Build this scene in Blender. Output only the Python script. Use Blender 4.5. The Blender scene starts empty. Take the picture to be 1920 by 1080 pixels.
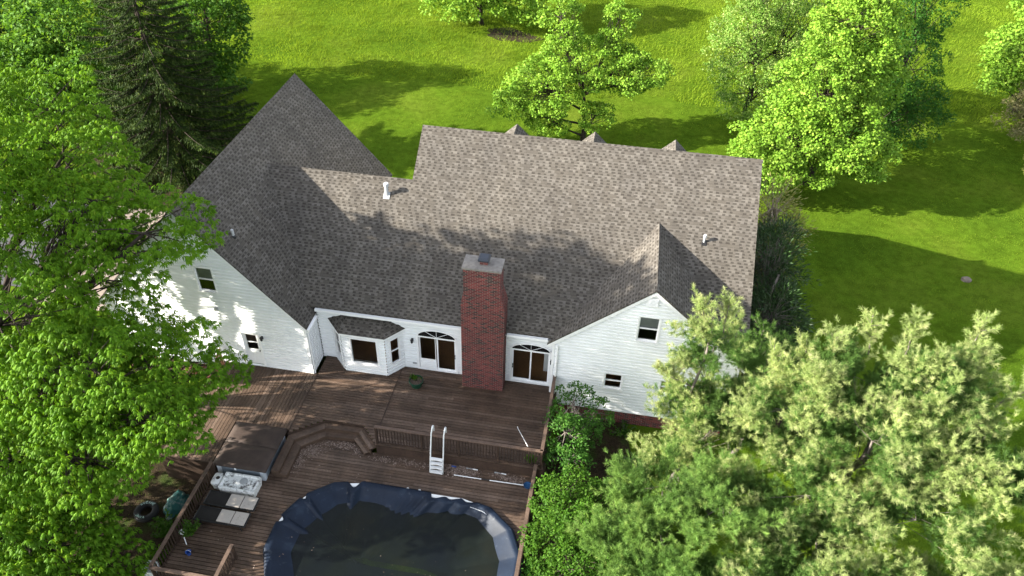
import bpy, math, random
import numpy as np
from mathutils import Vector, Matrix
R = math.radians
sc = bpy.context.scene
COL = sc.collection
rng = np.random.default_rng(7)
random.seed(7)

# ------------------------------------------------------------------ camera
cam = bpy.data.cameras.new('camera'); camo = bpy.data.objects.new('camera', cam); COL.objects.link(camo)
cam.sensor_width = 36.0; cam.lens = 36.0 * 1453.0 / 1920.0; cam.clip_start = 0.5; cam.clip_end = 2000
PI_, YA, RO = R(39.254), R(8.341), R(1.818)
fw = Vector((-math.sin(YA)*math.cos(PI_), math.cos(YA)*math.cos(PI_), -math.sin(PI_)))
r0 = Vector((math.cos(YA), math.sin(YA), 0)); u0 = r0.cross(fw)
rt = r0*math.cos(RO)+u0*math.sin(RO); up = -r0*math.sin(RO)+u0*math.cos(RO)
M = Matrix((rt, up, -fw)).transposed().to_4x4(); M.translation = Vector((0, 0, 26.4))
camo.matrix_world = M
sc.camera = camo
# ------------------------------------------------------------------ light
SUN = Vector((-1.0, -0.34, 0.475)).normalized()          # towards the sun
w = bpy.data.worlds.new('World'); sc.world = w; w.use_nodes = True
nt = w.node_tree; bg = nt.nodes['Background']
sky = nt.nodes.new('ShaderNodeTexSky'); sky.sky_type = 'NISHITA'; sky.sun_disc = False
sky.sun_elevation = math.asin(SUN.z); sky.sun_rotation = math.atan2(SUN.x, SUN.y)
hs_ = nt.nodes.new('ShaderNodeHueSaturation'); hs_.inputs['Saturation'].default_value = .38
nt.links.new(sky.outputs[0], hs_.inputs['Color']); nt.links.new(hs_.outputs[0], bg.inputs[0]); bg.inputs[1].default_value = 0.125
sl = bpy.data.lights.new('sun', 'SUN'); sl.energy = 5.0; sl.angle = R(0.5); sl.color = (1.0, 0.93, 0.80)
so = bpy.data.objects.new('sun', sl); COL.objects.link(so)
so.rotation_euler = (-SUN).to_track_quat('-Z', 'Y').to_euler(); so.location = (-60, -20, 50)
vs = sc.view_settings; vs.view_transform = 'Standard'; vs.look = 'None'; vs.gamma = 1.0; vs.use_curve_mapping = False
vs.exposure = 2.0
sc.cycles.max_bounces = 6; sc.cycles.transparent_max_bounces = 8; sc.cycles.diffuse_bounces = 3

# ------------------------------------------------------------------ materials
class NB:
    def __init__(s, name):
        s.m = bpy.data.materials.new(name); s.m.use_nodes = True
        s.t = s.m.node_tree; s.t.nodes.clear()
        s.out = s.n('OutputMaterial')
    def n(s, typ, **kw):
        nd = s.t.nodes.new('ShaderNode'+typ)
        for k, v in kw.items(): setattr(nd, k, v)
        return nd
    def l(s, a, b): s.t.links.new(a, b)
    def setin(s, nd, key, v):
        if isinstance(v, bpy.types.NodeSocket): s.l(v, nd.inputs[key])
        elif v is not None: nd.inputs[key].default_value = v
    def math(s, op, a, b=None, c=None):
        nd = s.n('Math', operation=op)
        s.setin(nd, 0, a); s.setin(nd, 1, b); s.setin(nd, 2, c)
        return nd.outputs[0]
    def noise(s, scale, vec=None, detail=4, rough=.55):
        nd = s.n('TexNoise'); nd.inputs['Scale'].default_value = scale; nd.inputs['Detail'].default_value = detail
        nd.inputs['Roughness'].default_value = rough
        if vec is not None: s.l(vec, nd.inputs['Vector'])
        return nd.outputs[0]
    def mix(s, fac, a, b, typ='MIX'):
        nd = s.n('Mix', data_type='RGBA', blend_type=typ)
        s.setin(nd, 0, fac); s.setin(nd, 6, a); s.setin(nd, 7, b)
        return nd.outputs[2]
    def ramp(s, fac, stops, interp='LINEAR'):
        nd = s.n('ValToRGB'); cr = nd.color_ramp; cr.interpolation = interp
        while len(cr.elements) < len(stops): cr.elements.new(0.5)
        for e, (p, c) in zip(cr.elements, stops): e.position = p; e.color = c if len(c) == 4 else (*c, 1)
        s.l(fac, nd.inputs[0]); return nd.outputs[0]
    def pos(s):
        return s.n('NewGeometry').outputs['Position']
    def island(s):
        return s.n('NewGeometry').outputs['Random Per Island']
    def bump(s, h, strength=.5, dist=.02):
        nd = s.n('Bump'); nd.inputs['Strength'].default_value = strength; nd.inputs['Distance'].default_value = dist
        s.l(h, nd.inputs['Height']); return nd.outputs[0]
    def bsdf(s, col, rough=.6, spec=.5, metal=0, normal=None):
        p = s.n('BsdfPrincipled'); s.setin(p, 'Base Color', col if isinstance(col, bpy.types.NodeSocket) else (*col[:3], 1))
        s.setin(p, 'Roughness', rough); s.setin(p, 'Specular IOR Level', spec); s.setin(p, 'Metallic', metal)
        if normal is not None: s.l(normal, p.inputs['Normal'])
        return p.outputs[0]
    def done(s, sh): s.l(sh, s.out.inputs[0]); return s.m

def c4(c): return (c[0], c[1], c[2], 1)
def mul(c, k): return tuple(min(1, x*k) for x in c[:3])

def plain(name, col, rough=.6, spec=.5, metal=0, var=.12, scale=3., bump=0., bscale=30.):
    b = NB(name); p = b.pos()
    n = b.noise(scale, p)
    c = b.mix(b.ramp(n, [(.3, (0, 0, 0)), (.7, (1, 1, 1))]), c4(mul(col, 1-var)), c4(mul(col, 1+var)))
    nm = b.bump(b.noise(bscale, p), .5, bump) if bump else None
    return b.done(b.bsdf(c, rough, spec, metal, nm))

def island_mat(name, stops, rough=.7, spec=.3, nscale=1.2, namp=.35, bump=.003, stretch=(1, 1, 1), fine=14.):
    """wood-like: one tone per separate board plus stains"""
    b = NB(name); p = b.pos()
    mp = b.n('Mapping'); mp.inputs['Scale'].default_value = stretch; b.l(p, mp.inputs[0])
    c = b.ramp(b.island(), stops)
    n = b.noise(nscale, p, 5); f = b.noise(fine, mp.outputs[0], 5, .7)
    k = b.ramp(n, [(.3, (1-namp,)*3), (.7, (1+namp*.6,)*3)])
    c = b.mix(1.0, c, k, 'MULTIPLY')
    k2 = b.ramp(f, [(.3, (.72,)*3), (.7, (1.2,)*3)])
    c = b.mix(1.0, c, k2, 'MULTIPLY')
    return b.done(b.bsdf(c, rough, spec, 0, b.bump(f, .5, bump)))

def shingle_mat():
    b = NB('asphalt_shingles')
    uv = b.n('UVMap').outputs[0]; sp = b.n('SeparateXYZ'); b.l(uv, sp.inputs[0])
    u, v = sp.outputs[0], sp.outputs[1]
    row = b.math('FLOOR', b.math('DIVIDE', v, .145)); fv = b.math('FRACT', b.math('DIVIDE', v, .145))
    wn = b.n('TexWhiteNoise', noise_dimensions='1D'); b.l(row, wn.inputs['W'])
    off = b.math('MULTIPLY', wn.outputs[0], 7.3)
    uu = b.math('ADD', b.math('DIVIDE', u, .29), off)
    cell = b.math('FLOOR', uu); fu = b.math('FRACT', uu)
    cv = b.n('CombineXYZ'); b.l(cell, cv.inputs[0]); b.l(row, cv.inputs[1])
    w2 = b.n('TexWhiteNoise', noise_dimensions='2D'); b.l(cv.outputs[0], w2.inputs['Vector'])
    rnd = w2.outputs[0]; sr = b.n('SeparateColor'); b.l(w2.outputs[1], sr.inputs[0]); rnd2 = sr.outputs[1]
    # notch: the lower laminate layer showing between tabs
    thr = b.math('MULTIPLY_ADD', rnd2, .30, .34)
    notch = b.math('MULTIPLY', b.math('LESS_THAN', fu, thr), b.math('LESS_THAN', fv, .62))
    notch = b.math('MULTIPLY', notch, b.math('GREATER_THAN', rnd, .10))
    butt = b.math('LESS_THAN', fv, .12)
    tone = b.ramp(rnd, [(0, (.080, .072, .063)), (.35, (.096, .087, .077)), (.7, (.110, .101, .090)), (1, (.132, .121, .109))])
    n1 = b.noise(.45, b.pos(), 5, .6)
    tone = b.mix(1.0, tone, b.ramp(n1, [(.3, (.90, .90, .91)), (.7, (1.09, 1.08, 1.06))]), 'MULTIPLY')
    gr = b.noise(55, b.pos(), 2)
    tone = b.mix(1.0, tone, b.ramp(gr, [(.3, (.8,)*3), (.7, (1.2,)*3)]), 'MULTIPLY')
    mp = b.n('Mapping'); mp.inputs['Scale'].default_value = (1.3, .16, 1); b.l(uv, mp.inputs[0])
    tone = b.mix(1.0, tone, b.ramp(b.noise(1.0, mp.outputs[0], 5, .6), [(.3, (.86, .86, .87)), (.7, (1.1, 1.09, 1.07))]), 'MULTIPLY')       # weather streaks down the slope
    c = b.mix(b.math('MULTIPLY', notch, .60), tone, (.020, .017, .014, 1))
    c = b.mix(b.math('MULTIPLY', butt, .38), c, (.018, .016, .014, 1))
    h = b.math('SUBTRACT', b.math('MULTIPLY', b.math('SUBTRACT', 1.0, fv), .8), b.math('MULTIPLY', notch, .9))
    return b.done(b.bsdf(c, .92, .12, 0, b.bump(h, .6, .012)))

def brick_mat():
    b = NB('red_brick'); uv = b.n('UVMap').outputs[0]
    br = b.n('TexBrick'); b.l(uv, br.inputs['Vector'])
    br.inputs['Color1'].default_value = (0, 0, 0, 1); br.inputs['Color2'].default_value = (1, 1, 1, 1); br.inputs['Mortar'].default_value = (.5, .5, .5, 1)
    br.inputs['Scale'].default_value = 1; br.inputs['Mortar Size'].default_value = .0085; br.inputs['Mortar Smooth'].default_value = .1
    br.inputs['Brick Width'].default_value = .205; br.inputs['Row Height'].default_value = .072; br.inputs['Bias'].default_value = 0
    col = b.ramp(br.outputs[0], [(0, (.035, .022, .02)), (.17, (.03, .014, .013)), (.22, (.095, .014, .014)), (.6, (.135, .019, .019)), (1, (.20, .036, .032))])
    col = b.mix(1.0, col, b.ramp(b.noise(1.7, b.pos(), 4), [(.3, (.72,)*3), (.7, (1.15,)*3)]), 'MULTIPLY')
    c = b.mix(br.outputs[1], col, (.20, .155, .14, 1))
    return b.done(b.bsdf(c, .85, .2, 0, b.bump(b.math('SUBTRACT', 1.0, br.outputs[1]), .7, .008)))

def leaf_mat(name, stops, trans, tfac=.4, rough=.5, spec=.35, nscale=.55, lo=.78, hi=1.2, iw=.5, cs=2.6):
    b = NB(name)
    cl = b.math('MULTIPLY', b.math('SUBTRACT', b.noise(cs, b.pos(), 3, .6), .28), 2.2)      # sprays differ as a whole, leaves a little
    f_ = b.math('ADD', b.math('MULTIPLY', b.island(), iw), b.math('MULTIPLY', cl, 1-iw))
    c = b.ramp(f_, stops)
    n = b.noise(nscale, b.pos(), 5, .65)
    c = b.mix(1.0, c, b.ramp(n, [(.32, (lo, lo, lo)), (.68, (hi, hi*.97, hi*.9))]), 'MULTIPLY')
    p = b.bsdf(c, rough, spec)
    t = b.n('BsdfTranslucent')
    b.l(b.mix(1.0, c, c4(trans), 'MULTIPLY'), t.inputs[0])
    mx = b.n('MixShader'); mx.inputs[0].default_value = tfac; b.l(p, mx.inputs[1]); b.l(t.outputs[0], mx.inputs[2])
    return b.done(mx.outputs[0])

def glass_mat():
    b = NB('window_glass'); fr = b.n('Fresnel'); fr.inputs[0].default_value = 1.5
    t = b.n('BsdfTransparent'); t.inputs[0].default_value = (.93, .95, .94, 1)
    g = b.n('BsdfGlossy'); g.inputs['Roughness'].default_value = .02
    mx = b.n('MixShader'); b.l(fr.outputs[0], mx.inputs[0]); b.l(t.outputs[0], mx.inputs[1]); b.l(g.outputs[0], mx.inputs[2])
    return b.done(mx.outputs[0])

def ground_mat():
    b = NB('lawn_ground'); p = b.pos()
    n = b.noise(.12, p, 5, .6); f = b.noise(2.2, p, 4); g = b.noise(18, p, 3)
    c = b.ramp(n, [(.3, (.046, .088, .007)), (.5, (.070, .122, .009)), (.72, (.105, .145, .016))])
    c = b.mix(1.0, c, b.ramp(f, [(.3, (.75,)*3), (.7, (1.2,)*3)]), 'MULTIPLY')
    c = b.mix(1.0, c, b.ramp(g, [(.3, (.65,)*3), (.7, (1.3,)*3)]), 'MULTIPLY')
    return b.done(b.bsdf(c, .9, 0, 0, b.bump(g, .8, .05)))

def soil_mat():
    b = NB('bare_soil'); p = b.pos(); n = b.noise(1.3, p, 5); g = b.noise(20, p, 4)
    c = b.ramp(n, [(.3, (.018, .014, .008)), (.5, (.034, .024, .014)), (.68, (.03, .045, .010))])
    c = b.mix(1.0, c, b.ramp(g, [(.3, (.6,)*3), (.7, (1.5,)*3)]), 'MULTIPLY')
    return b.done(b.bsdf(c, .95, .1, 0, b.bump(g, .8, .05)))

def tarp_mat():
    b = NB('blue_pool_tarp'); p = b.pos(); n = b.noise(1.4, p, 5); s = b.noise(6, p, 4)
    c = b.ramp(n, [(.3, (.003, .008, .020)), (.6, (.006, .014, .032)), (.85, (.028, .045, .07))])
    c = b.mix(b.ramp(s, [(.62, (0, 0, 0)), (.8, (.35,)*3)]), c, (.12, .14, .16, 1))
    return b.done(b.bsdf(c, .55, .28, 0, b.bump(s, .3, .008)))

def water_mat():
    b = NB('murky_rainwater'); p = b.pos(); n = b.noise(.5, p, 5); s = b.noise(.9, p, 6, .7)
    c = b.ramp(n, [(.3, (.005, .007, .009)), (.55, (.008, .011, .008)), (.75, (.016, .016, .008))])
    c = b.mix(b.ramp(s, [(.6, (0, 0, 0)), (.8, (.5,)*3)]), c, (.02, .026, .027, 1))
    t = b.n('BsdfTransparent'); t.inputs[0].default_value = (.55, .6, .55, 1)
    mx = b.n('MixShader'); mx.inputs[0].default_value = .62; b.l(t.outputs[0], mx.inputs[1]); b.l(b.bsdf(c, .10, .25, 0, b.bump(b.noise(5, p, 2), .15, .004)), mx.inputs[2])
    return b.done(mx.outputs[0])

def stain_white(name, amt=.5, col=(.78, .79, .78), dirt=(.05, .045, .04), scale=6, lo=.52, hi=.62):
    b = NB(name); p = b.pos(); n = b.noise(scale, p, 6, .7)
    c = b.mix(b.ramp(n, [(lo, (0, 0, 0)), (hi, (amt,)*3)]), c4(col), c4(dirt))
    return b.done(b.bsdf(c, .6, .4))

MT = dict(
    shingle=shingle_mat(), brick=brick_mat(), glass=glass_mat(), ground=ground_mat(), soil=soil_mat(), tarp=tarp_mat(), water=water_mat(),
    siding=plain('white_siding', (.86, .875, .88), .5, .35, var=.05, scale=.8),
    trim=plain('white_trim', (.90, .90, .90), .4, .4, var=.03),
    screen=plain('insect_screen', (.10, .11, .115), .6, .3),
    blind=plain('pale_blind', (.30, .31, .31), .7, .3),
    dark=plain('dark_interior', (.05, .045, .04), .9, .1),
    darkglass=plain('dark_fanlight_glass', (.012, .013, .014), .06, .5, var=.1),
    roomwall=plain('room_plaster', (.42, .40, .36), .8, .2, var=.05),
    roomfloor=island_mat('oak_floor', [(0, (.34, .16, .055)), (1, (.46, .23, .09))], .35, .5, namp=.2),
    cap=plain('chimney_concrete', (.20, .185, .17), .9, .2, var=.25, scale=6, bump=.01, bscale=40),
    darkmetal=plain('blue_black_metal', (.022, .028, .042), .4, .5, 0, var=.2),
    black=plain('black_metal', (.012, .012, .013), .45, .5),
    galv=plain('white_vent_pipe', (.42, .43, .44), .45, .5, var=.1),
    flash=plain('flashing', (.35, .36, .37), .5, .4),
    deck=island_mat('stained_deck_boards', [(0, (.078, .048, .032)), (.4, (.094, .060, .041)), (.8, (.110, .072, .051)), (1, (.15, .102, .076))], .62, .35, .9, .45, .002, (1, 1, 1), 9.),
    rail=island_mat('stained_rail_wood', [(0, (.036, .022, .015)), (1, (.058, .036, .026))], .65, .3, 1.5, .35),
    railcap=island_mat('pale_rail_cap', [(0, (.095, .062, .046)), (1, (.135, .09, .068))], .65, .3, 1.5, .35),  # cap boards in a paler tone than posts and balusters
    newwood=island_mat('cedar_post_wood', [(0, (.26, .11, .055)), (1, (.34, .17, .09))], .65, .3),
    tubcover=plain('brown_vinyl_cover', (.050, .035, .029), .65, .25, var=.25, scale=2., bump=.006, bscale=9),
    tubside=plain('blue_grey_cabinet', (.16, .19, .22), .5, .4, var=.1),
    tubtrim=plain('pale_corner_trim', (.46, .50, .55), .45, .4),
    whiteplastic=plain('white_plastic', (.80, .81, .82), .35, .5, var=.04),
    dirtywhite=stain_white('dirty_white_plastic', .75),
    dirtygrime=stain_white('grimy_white_lid', .9, (.74, .75, .74), (.04, .035, .032), 4.2, .46, .60),
    cushion=stain_white('grey_beige_cushion', .6, (.40, .36, .325), (.14, .12, .10), 9, .58, .72),
    sling=plain('black_sling', (.022, .020, .019), .8, .2),
    rubber=plain('tyre_rubber', (.018, .018, .019), .75, .3, bump=.004),
    tyrelet=plain('pale_green_tyre_letters', (.33, .45, .42), .7, .3, var=.3, scale=12),
    potgreen=plain('dark_green_plastic', (.008, .055, .030), .4, .5),
    potsoil=plain('pot_soil', (.09, .07, .055), .95, .1, var=.7, scale=22, bump=.02),
    tealtarp=stain_white('teal_tarp_cloth', .7, (.012, .09, .085), (.30, .33, .28), 3., .5, .65),
    blueplastic=plain('blue_plastic', (.02, .07, .30), .4, .5),
    bluenet=plain('blue_net', (.012, .06, .16), .6, .3, var=.4, scale=20),
    litter=island_mat('dry_leaf_litter', [(0, (.09, .06, .045)), (.5, (.22, .16, .13)), (1, (.36, .28, .24))], .85, .2, namp=.1),
    asphalt=plain('driveway_asphalt', (.07, .07, .078), .9, .2, var=.15, scale=2, bump=.01, bscale=60),
    concrete=plain('concrete_apron', (.20, .165, .14), .9, .2, var=.12, scale=1.5),
    stone=plain('grey_stone', (.17, .14, .115), .9, .2, var=.3, scale=6, bump=.03, bscale=10),
    barkdark=plain('dark_bark', (.045, .036, .030), .95, .1, var=.35, scale=6, bump=.03, bscale=18),
    barkgrey=plain('grey_bark', (.15, .13, .115), .95, .1, var=.3, scale=6, bump=.02, bscale=18),
    barkpale=plain('pale_twig_bark', (.32, .26, .20), .95, .1, var=.25, scale=8),
    l_shade=leaf_mat('drooping_green_leaves', [(0, (.055, .148, .007)), (.5, (.105, .235, .012)), (.86, (.17, .31, .022)), (1, (.26, .30, .04))], (1.6, 1.45, .5), .38, .55, .12, iw=.4, cs=2.),
    l_low=leaf_mat('low_tree_leaves', [(0, (.055, .145, .007)), (.6, (.10, .225, .012)), (1, (.19, .32, .024))], (1.6, 1.45, .5), .36, .55, .12, iw=.4, cs=2.),
    l_maple=leaf_mat('lime_maple_leaves', [(0, (.085, .205, .018)), (.5, (.165, .31, .032)), (.85, (.27, .41, .06)), (1, (.40, .49, .13))], (1.3, 1.2, .7), .30, .6, .12, iw=.35, cs=1.6),
    l_back=leaf_mat('mid_green_leaves', [(0, (.05, .135, .016)), (.6, (.09, .20, .022)), (1, (.21, .34, .05))], (1.4, 1.3, .7), .34, .6, .12, iw=.4, cs=1.2),
    l_dark=leaf_mat('dark_green_leaves', [(0, (.020, .07, .010)), (.6, (.035, .11, .014)), (1, (.07, .17, .025))], (1.4, 1.4, .8), .32, .6, .12),
    l_pale=leaf_mat('pale_blossoming_leaves', [(0, (.08, .19, .025)), (.5, (.16, .29, .05)), (1, (.48, .54, .22))], (1.3, 1.3, .8), .36, .6, .12),
    l_yellow=leaf_mat('yellow_green_leaves', [(0, (.20, .26, .03)), (1, (.44, .44, .10))], (1.2, 1.2, .8), .4),
    l_pink=leaf_mat('tan_green_leaves', [(0, (.10, .12, .035)), (.5, (.20, .19, .08)), (1, (.33, .29, .14))], (1.2, 1.2, .9), .35),
    l_shrubdk=leaf_mat('leggy_shrub_leaves', [(0, (.026, .080, .012)), (.6, (.050, .14, .020)), (1, (.12, .23, .045))], (1.4, 1.4, .7), .30, .6, .15),
    l_shrub=leaf_mat('bright_shrub_leaves', [(0, (.025, .075, .007)), (.6, (.050, .125, .011)), (1, (.11, .20, .025))], (1.4, 1.4, .7), .28, .6, .12, iw=.5, cs=3.),
    n_spruce=leaf_mat('spruce_needles', [(0, (.012, .028, .006)), (.6, (.026, .050, .009)), (.82, (.065, .095, .016)), (1, (.17, .20, .035))], (1.2, 1.2, .8), .14, .7, .1, .5, .6, 1.3),
    n_juniper=leaf_mat('juniper_needles', [(0, (.020, .045, .016)), (.7, (.035, .075, .022)), (1, (.06, .11, .03))], (1.2, 1.2, .8), .15),
    n_junpale=leaf_mat('pale_juniper_needles', [(0, (.10, .12, .025)), (.6, (.22, .22, .06)), (1, (.40, .34, .17))], (1.2, 1.2, .8), .25),
    n_pine=leaf_mat('pine_needles', [(0, (.16, .245, .06)), (.5, (.28, .36, .13)), (.8, (.44, .47, .235)), (1, (.66, .63, .42))], (1.3, 1.25, .85), .32, .55, .15, iw=.22, cs=3.2),
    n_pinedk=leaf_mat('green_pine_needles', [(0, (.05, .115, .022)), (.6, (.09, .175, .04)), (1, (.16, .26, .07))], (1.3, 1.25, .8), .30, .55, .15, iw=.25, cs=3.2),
    n_pinemid=leaf_mat('mid_pine_needles', [(0, (.08, .17, .03)), (.6, (.15, .26, .06)), (1, (.34, .42, .14))], (1.3, 1.25, .8), .30, .55, .15, iw=.25, cs=2.2),
    grass=leaf_mat('mown_grass', [(0, (.052, .105, .010)), (.5, (.110, .185, .017)), (.9, (.175, .245, .03)), (1, (.31, .28, .10))], (1.3, 1.15, .6), .38, .8, 0, .20, .62, 1.30, iw=.6, cs=.9),
    meadow=leaf_mat('meadow_grass', [(0, (.115, .195, .015)), (.5, (.165, .255, .022)), (.92, (.215, .31, .034)), (1, (.33, .34, .11))], (1.25, 1.15, .6), .38, .8, 0, .14, .60, 1.30, iw=.30, cs=.8),
)

# ------------------------------------------------------------------ object helpers
BASE = {}
def thing(name, label, cat, loc, group=None):
    o = bpy.data.objects.new(name, None); COL.objects.link(o); o.location = loc
    o.empty_display_size = .3
    o['label'] = label; o['category'] = cat
    if group: o['group'] = group
    BASE[o.name] = Vector(loc); return o
def root_of(o):
    while o.parent: o = o.parent
    return o
def link(name, me, mat, parent, label=None, base=(0, 0, 0)):
    o = bpy.data.objects.new(name, me); COL.objects.link(o)
    if mat is not None: me.materials.append(mat)
    if parent is not None: o.parent = parent
    else: o.location = base; BASE[o.name] = Vector(base)
    if label: o['label'] = label
    return o
def tag(o, label=None, cat=None, group=None, kind=None):
    if label: o['label'] = label
    if cat: o['category'] = cat
    if group: o['group'] = group
    if kind: o['kind'] = kind
    return o
def offset_for(parent, base):
    return np.array(BASE[root_of(parent).name]) if parent is not None else np.array(base, float)

class MB:
    def __init__(s): s.v = []; s.f = []
    def add(s, vs, fs):
        k = len(s.v); s.v += [tuple(map(float, p)) for p in vs]; s.f += [tuple(i+k for i in f) for f in fs]; return s
    def box(s, x0, x1, y0, y1, z0, z1):
        return s.add([(x0, y0, z0), (x1, y0, z0), (x1, y1, z0), (x0, y1, z0), (x0, y0, z1), (x1, y0, z1), (x1, y1, z1), (x0, y1, z1)],
                     [(3, 2, 1, 0), (4, 5, 6, 7), (0, 1, 5, 4), (1, 2, 6, 5), (2, 3, 7, 6), (3, 0, 4, 7)])
    def obox(s, c, ax, ay, az):
        c, ax, ay, az = map(np.array, (c, ax, ay, az)); vs = []
        for k in ((-1, -1, -1), (1, -1, -1), (1, 1, -1), (-1, 1, -1), (-1, -1, 1), (1, -1, 1), (1, 1, 1), (-1, 1, 1)):
            vs.append(c+ax*k[0]+ay*k[1]+az*k[2])
        return s.add(vs, [(3, 2, 1, 0), (4, 5, 6, 7), (0, 1, 5, 4), (1, 2, 6, 5), (2, 3, 7, 6), (3, 0, 4, 7)])
    def bar(s, a, b, wd, th, upv=(0, 0, 1)):
        a = np.array(a, float); b = np.array(b, float); d = b-a; L = np.linalg.norm(d); d /= L
        u = np.array(upv, float); sd = np.cross(d, u); sd /= np.linalg.norm(sd); u = np.cross(sd, d)
        return s.obox((a+b)/2, d*L/2, sd*wd/2, u*th/2)
    def tube(s, pts, rad, n=8, cap=True):
        pts = [np.array(p, float) for p in pts]
        if not hasattr(rad, '__len__'): rad = [rad]*len(pts)
        ref = np.array((0, 0, 1.)); k = len(s.v); rows = []
        d0 = pts[-1]-pts[0]
        if abs(d0[2]) > .9*np.linalg.norm(d0): ref = np.array((1., 0, 0))
        for i, p in enumerate(pts):
            d = pts[min(i+1, len(pts)-1)]-pts[max(i-1, 0)]; d = d/(np.linalg.norm(d)+1e-9)
            a = np.cross(d, ref); na = np.linalg.norm(a)
            if na < 1e-3: a = np.cross(d, (0, 1., 0)); na = np.linalg.norm(a)
            a /= na; b = np.cross(d, a)
            for j in range(n):
                t = 2*math.pi*j/n; s.v.append(tuple(p+rad[i]*(a*math.cos(t)+b*math.sin(t))))
        for i in range(len(pts)-1):
            for j in range(n):
                q = k+i*n; s.f.append((q+j, q+n+j, q+n+(j+1) % n, q+(j+1) % n))
        if cap:
            s.f.append(tuple(k+j for j in range(n))); q = k+(len(pts)-1)*n; s.f.append(tuple(q+n-1-j for j in range(n)))
        return s
    def prism(s, poly, z0, z1):
        n = len(poly); vs = [(x, y, z0) for x, y in poly]+[(x, y, z1) for x, y in poly]
        return s.add(vs, [tuple(range(n-1, -1, -1)), tuple(range(n, 2*n))]+[(i, (i+1) % n, n+(i+1) % n, n+i) for i in range(n)])
    def yprism(s, poly, y0, y1):
        n = len(poly); vs = [(x, y0, z) for x, z in poly]+[(x, y1, z) for x, z in poly]
        return s.add(vs, [tuple(range(n)), tuple(range(2*n-1, n-1, -1))]+[((i+1) % n, i, n+i, n+(i+1) % n) for i in range(n)])
    def slab(s, poly3, th):
        n = len(poly3); vs = [tuple(p) for p in poly3]+[(p[0], p[1], p[2]-th) for p in poly3]
        return s.add(vs, [tuple(range(n)), tuple(range(2*n-1, n-1, -1))]+[((i+1) % n, i, n+i, n+(i+1) % n) for i in range(n)])
    def lathe(s, prof, c, n=20):
        k = len(s.v)
        for r_, z in prof:
            for j in range(n):
                t = 2*math.pi*j/n; s.v.append((c[0]+r_*math.cos(t), c[1]+r_*math.sin(t), c[2]+z))
        for i in range(len(prof)-1):
            for j in range(n):
                q = k+i*n; s.f.append((q+j, q+(j+1) % n, q+n+(j+1) % n, q+n+j))
        s.f.append(tuple(k+n-1-j for j in range(n))); q = k+(len(prof)-1)*n; s.f.append(tuple(q+j for j in range(n)))
        return s
    def build(s, name, mat, parent=None, smooth=False, label=None, base=(0, 0, 0)):
        off = offset_for(parent, base)
        me = bpy.data.meshes.new(name); V = np.array(s.v)
        me.from_pydata((V-off).tolist(), [], s.f); me.update()
        uvl = me.uv_layers.new(name='UVMap'); uv = np.zeros((len(me.loops), 2))
        for p in me.polygons:
            n = np.array(p.normal); t = np.cross((0, 0, 1.), n); L = np.linalg.norm(t)
            t = t/L if L > 1e-3 else np.array((1., 0, 0)); b_ = np.cross(n, t)
            for li in p.loop_indices:
                P = V[me.loops[li].vertex_index]; uv[li] = (P@t, P@b_)
        uvl.data.foreach_set('uv', uv.ravel())
        if smooth: me.polygons.foreach_set('use_smooth', [True]*len(me.polygons))
        return link(name, me, mat, parent, label, base)

def np_mesh(name, V, nper, mat, parent, base=(0, 0, 0), smooth=False, F=None):
    """V: (N*nper,3) verts, each consecutive nper verts one face (or F index array)"""
    off = offset_for(parent, base)
    me = bpy.data.meshes.new(name); V = np.asarray(V, np.float32)-off.astype(np.float32)
    if F is None: F = np.arange(len(V)).reshape(-1, nper)
    F = np.asarray(F, np.int32); nf, k = F.shape
    me.vertices.add(len(V)); me.vertices.foreach_set('co', V.ravel())
    me.loops.add(nf*k); me.loops.foreach_set('vertex_index', F.ravel())
    me.polygons.add(nf); me.polygons.foreach_set('loop_start', np.arange(0, nf*k, k, dtype=np.int32))
    if smooth: me.polygons.foreach_set('use_smooth', np.ones(nf, bool))
    me.update(calc_edges=True)
    return link(name, me, mat, parent, None, base)
def nrm(a): return a/(np.linalg.norm(a, axis=-1, keepdims=True)+1e-9)
def rdir(n): return nrm(rng.normal(size=(n, 3)))

# ------------------------------------------------------------------ ground
GZ = -1.5
m = MB()
gx = np.linspace(-160, 160, 81); gy = np.linspace(-40, 260, 76)
for j in range(76):
    for i in range(81): m.v.append((gx[i], gy[j], GZ))
for j in range(75):
    for i in range(80): q = j*81+i; m.f.append((q, q+1, q+82, q+81))
tag(m.build('lawn', MT['ground']), kind='structure')
def blob_sheet(cx, cy, rx, ry, z, seed, n=40):
    r_ = np.random.default_rng(seed); ph = r_.uniform(0, 6.28, 4); pts = []
    for i in range(n):
        t = 2*math.pi*i/n; k = 1+.16*math.sin(2*t+ph[0])+.12*math.sin(3*t+ph[1])+.08*math.sin(7*t+ph[2])
        pts.append((cx+rx*k*math.cos(t), cy+ry*k*math.sin(t), z))
    return pts
m = MB()
for q in ((-16.5, 16.5, 3.4, 6.0), (.3, 21.2, 2.6, 3.6), (-.4, 16.5, 1.9, 4), (-11.2, 71.0, 2.6, 1.5), (8.6, 30.5, 2.2, 5.5), (-30, 43, 6, 6)):
    p = blob_sheet(*q, GZ+.008+.004*len(m.f), len(m.f)+3); m.add(p, [tuple(range(len(p)))])
tag(m.build('soil', MT['soil']), kind='structure')
tag(MB().add([(-60, 28.5, GZ+.05), (-31, 28.5, GZ+.05), (-31, 36.5, GZ+.05), (-60, 40, GZ+.05)], [(0, 1, 2, 3)]).build('driveway', MT['asphalt']), kind='structure')
tag(MB().add([(-31, 27.5, GZ+.05), (-22.9, 27.5, GZ+.05), (-22.9, 37, GZ+.05), (-31, 37, GZ+.05)], [(0, 1, 2, 3)]).build('pavement', MT['concrete']), kind='structure')

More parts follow.
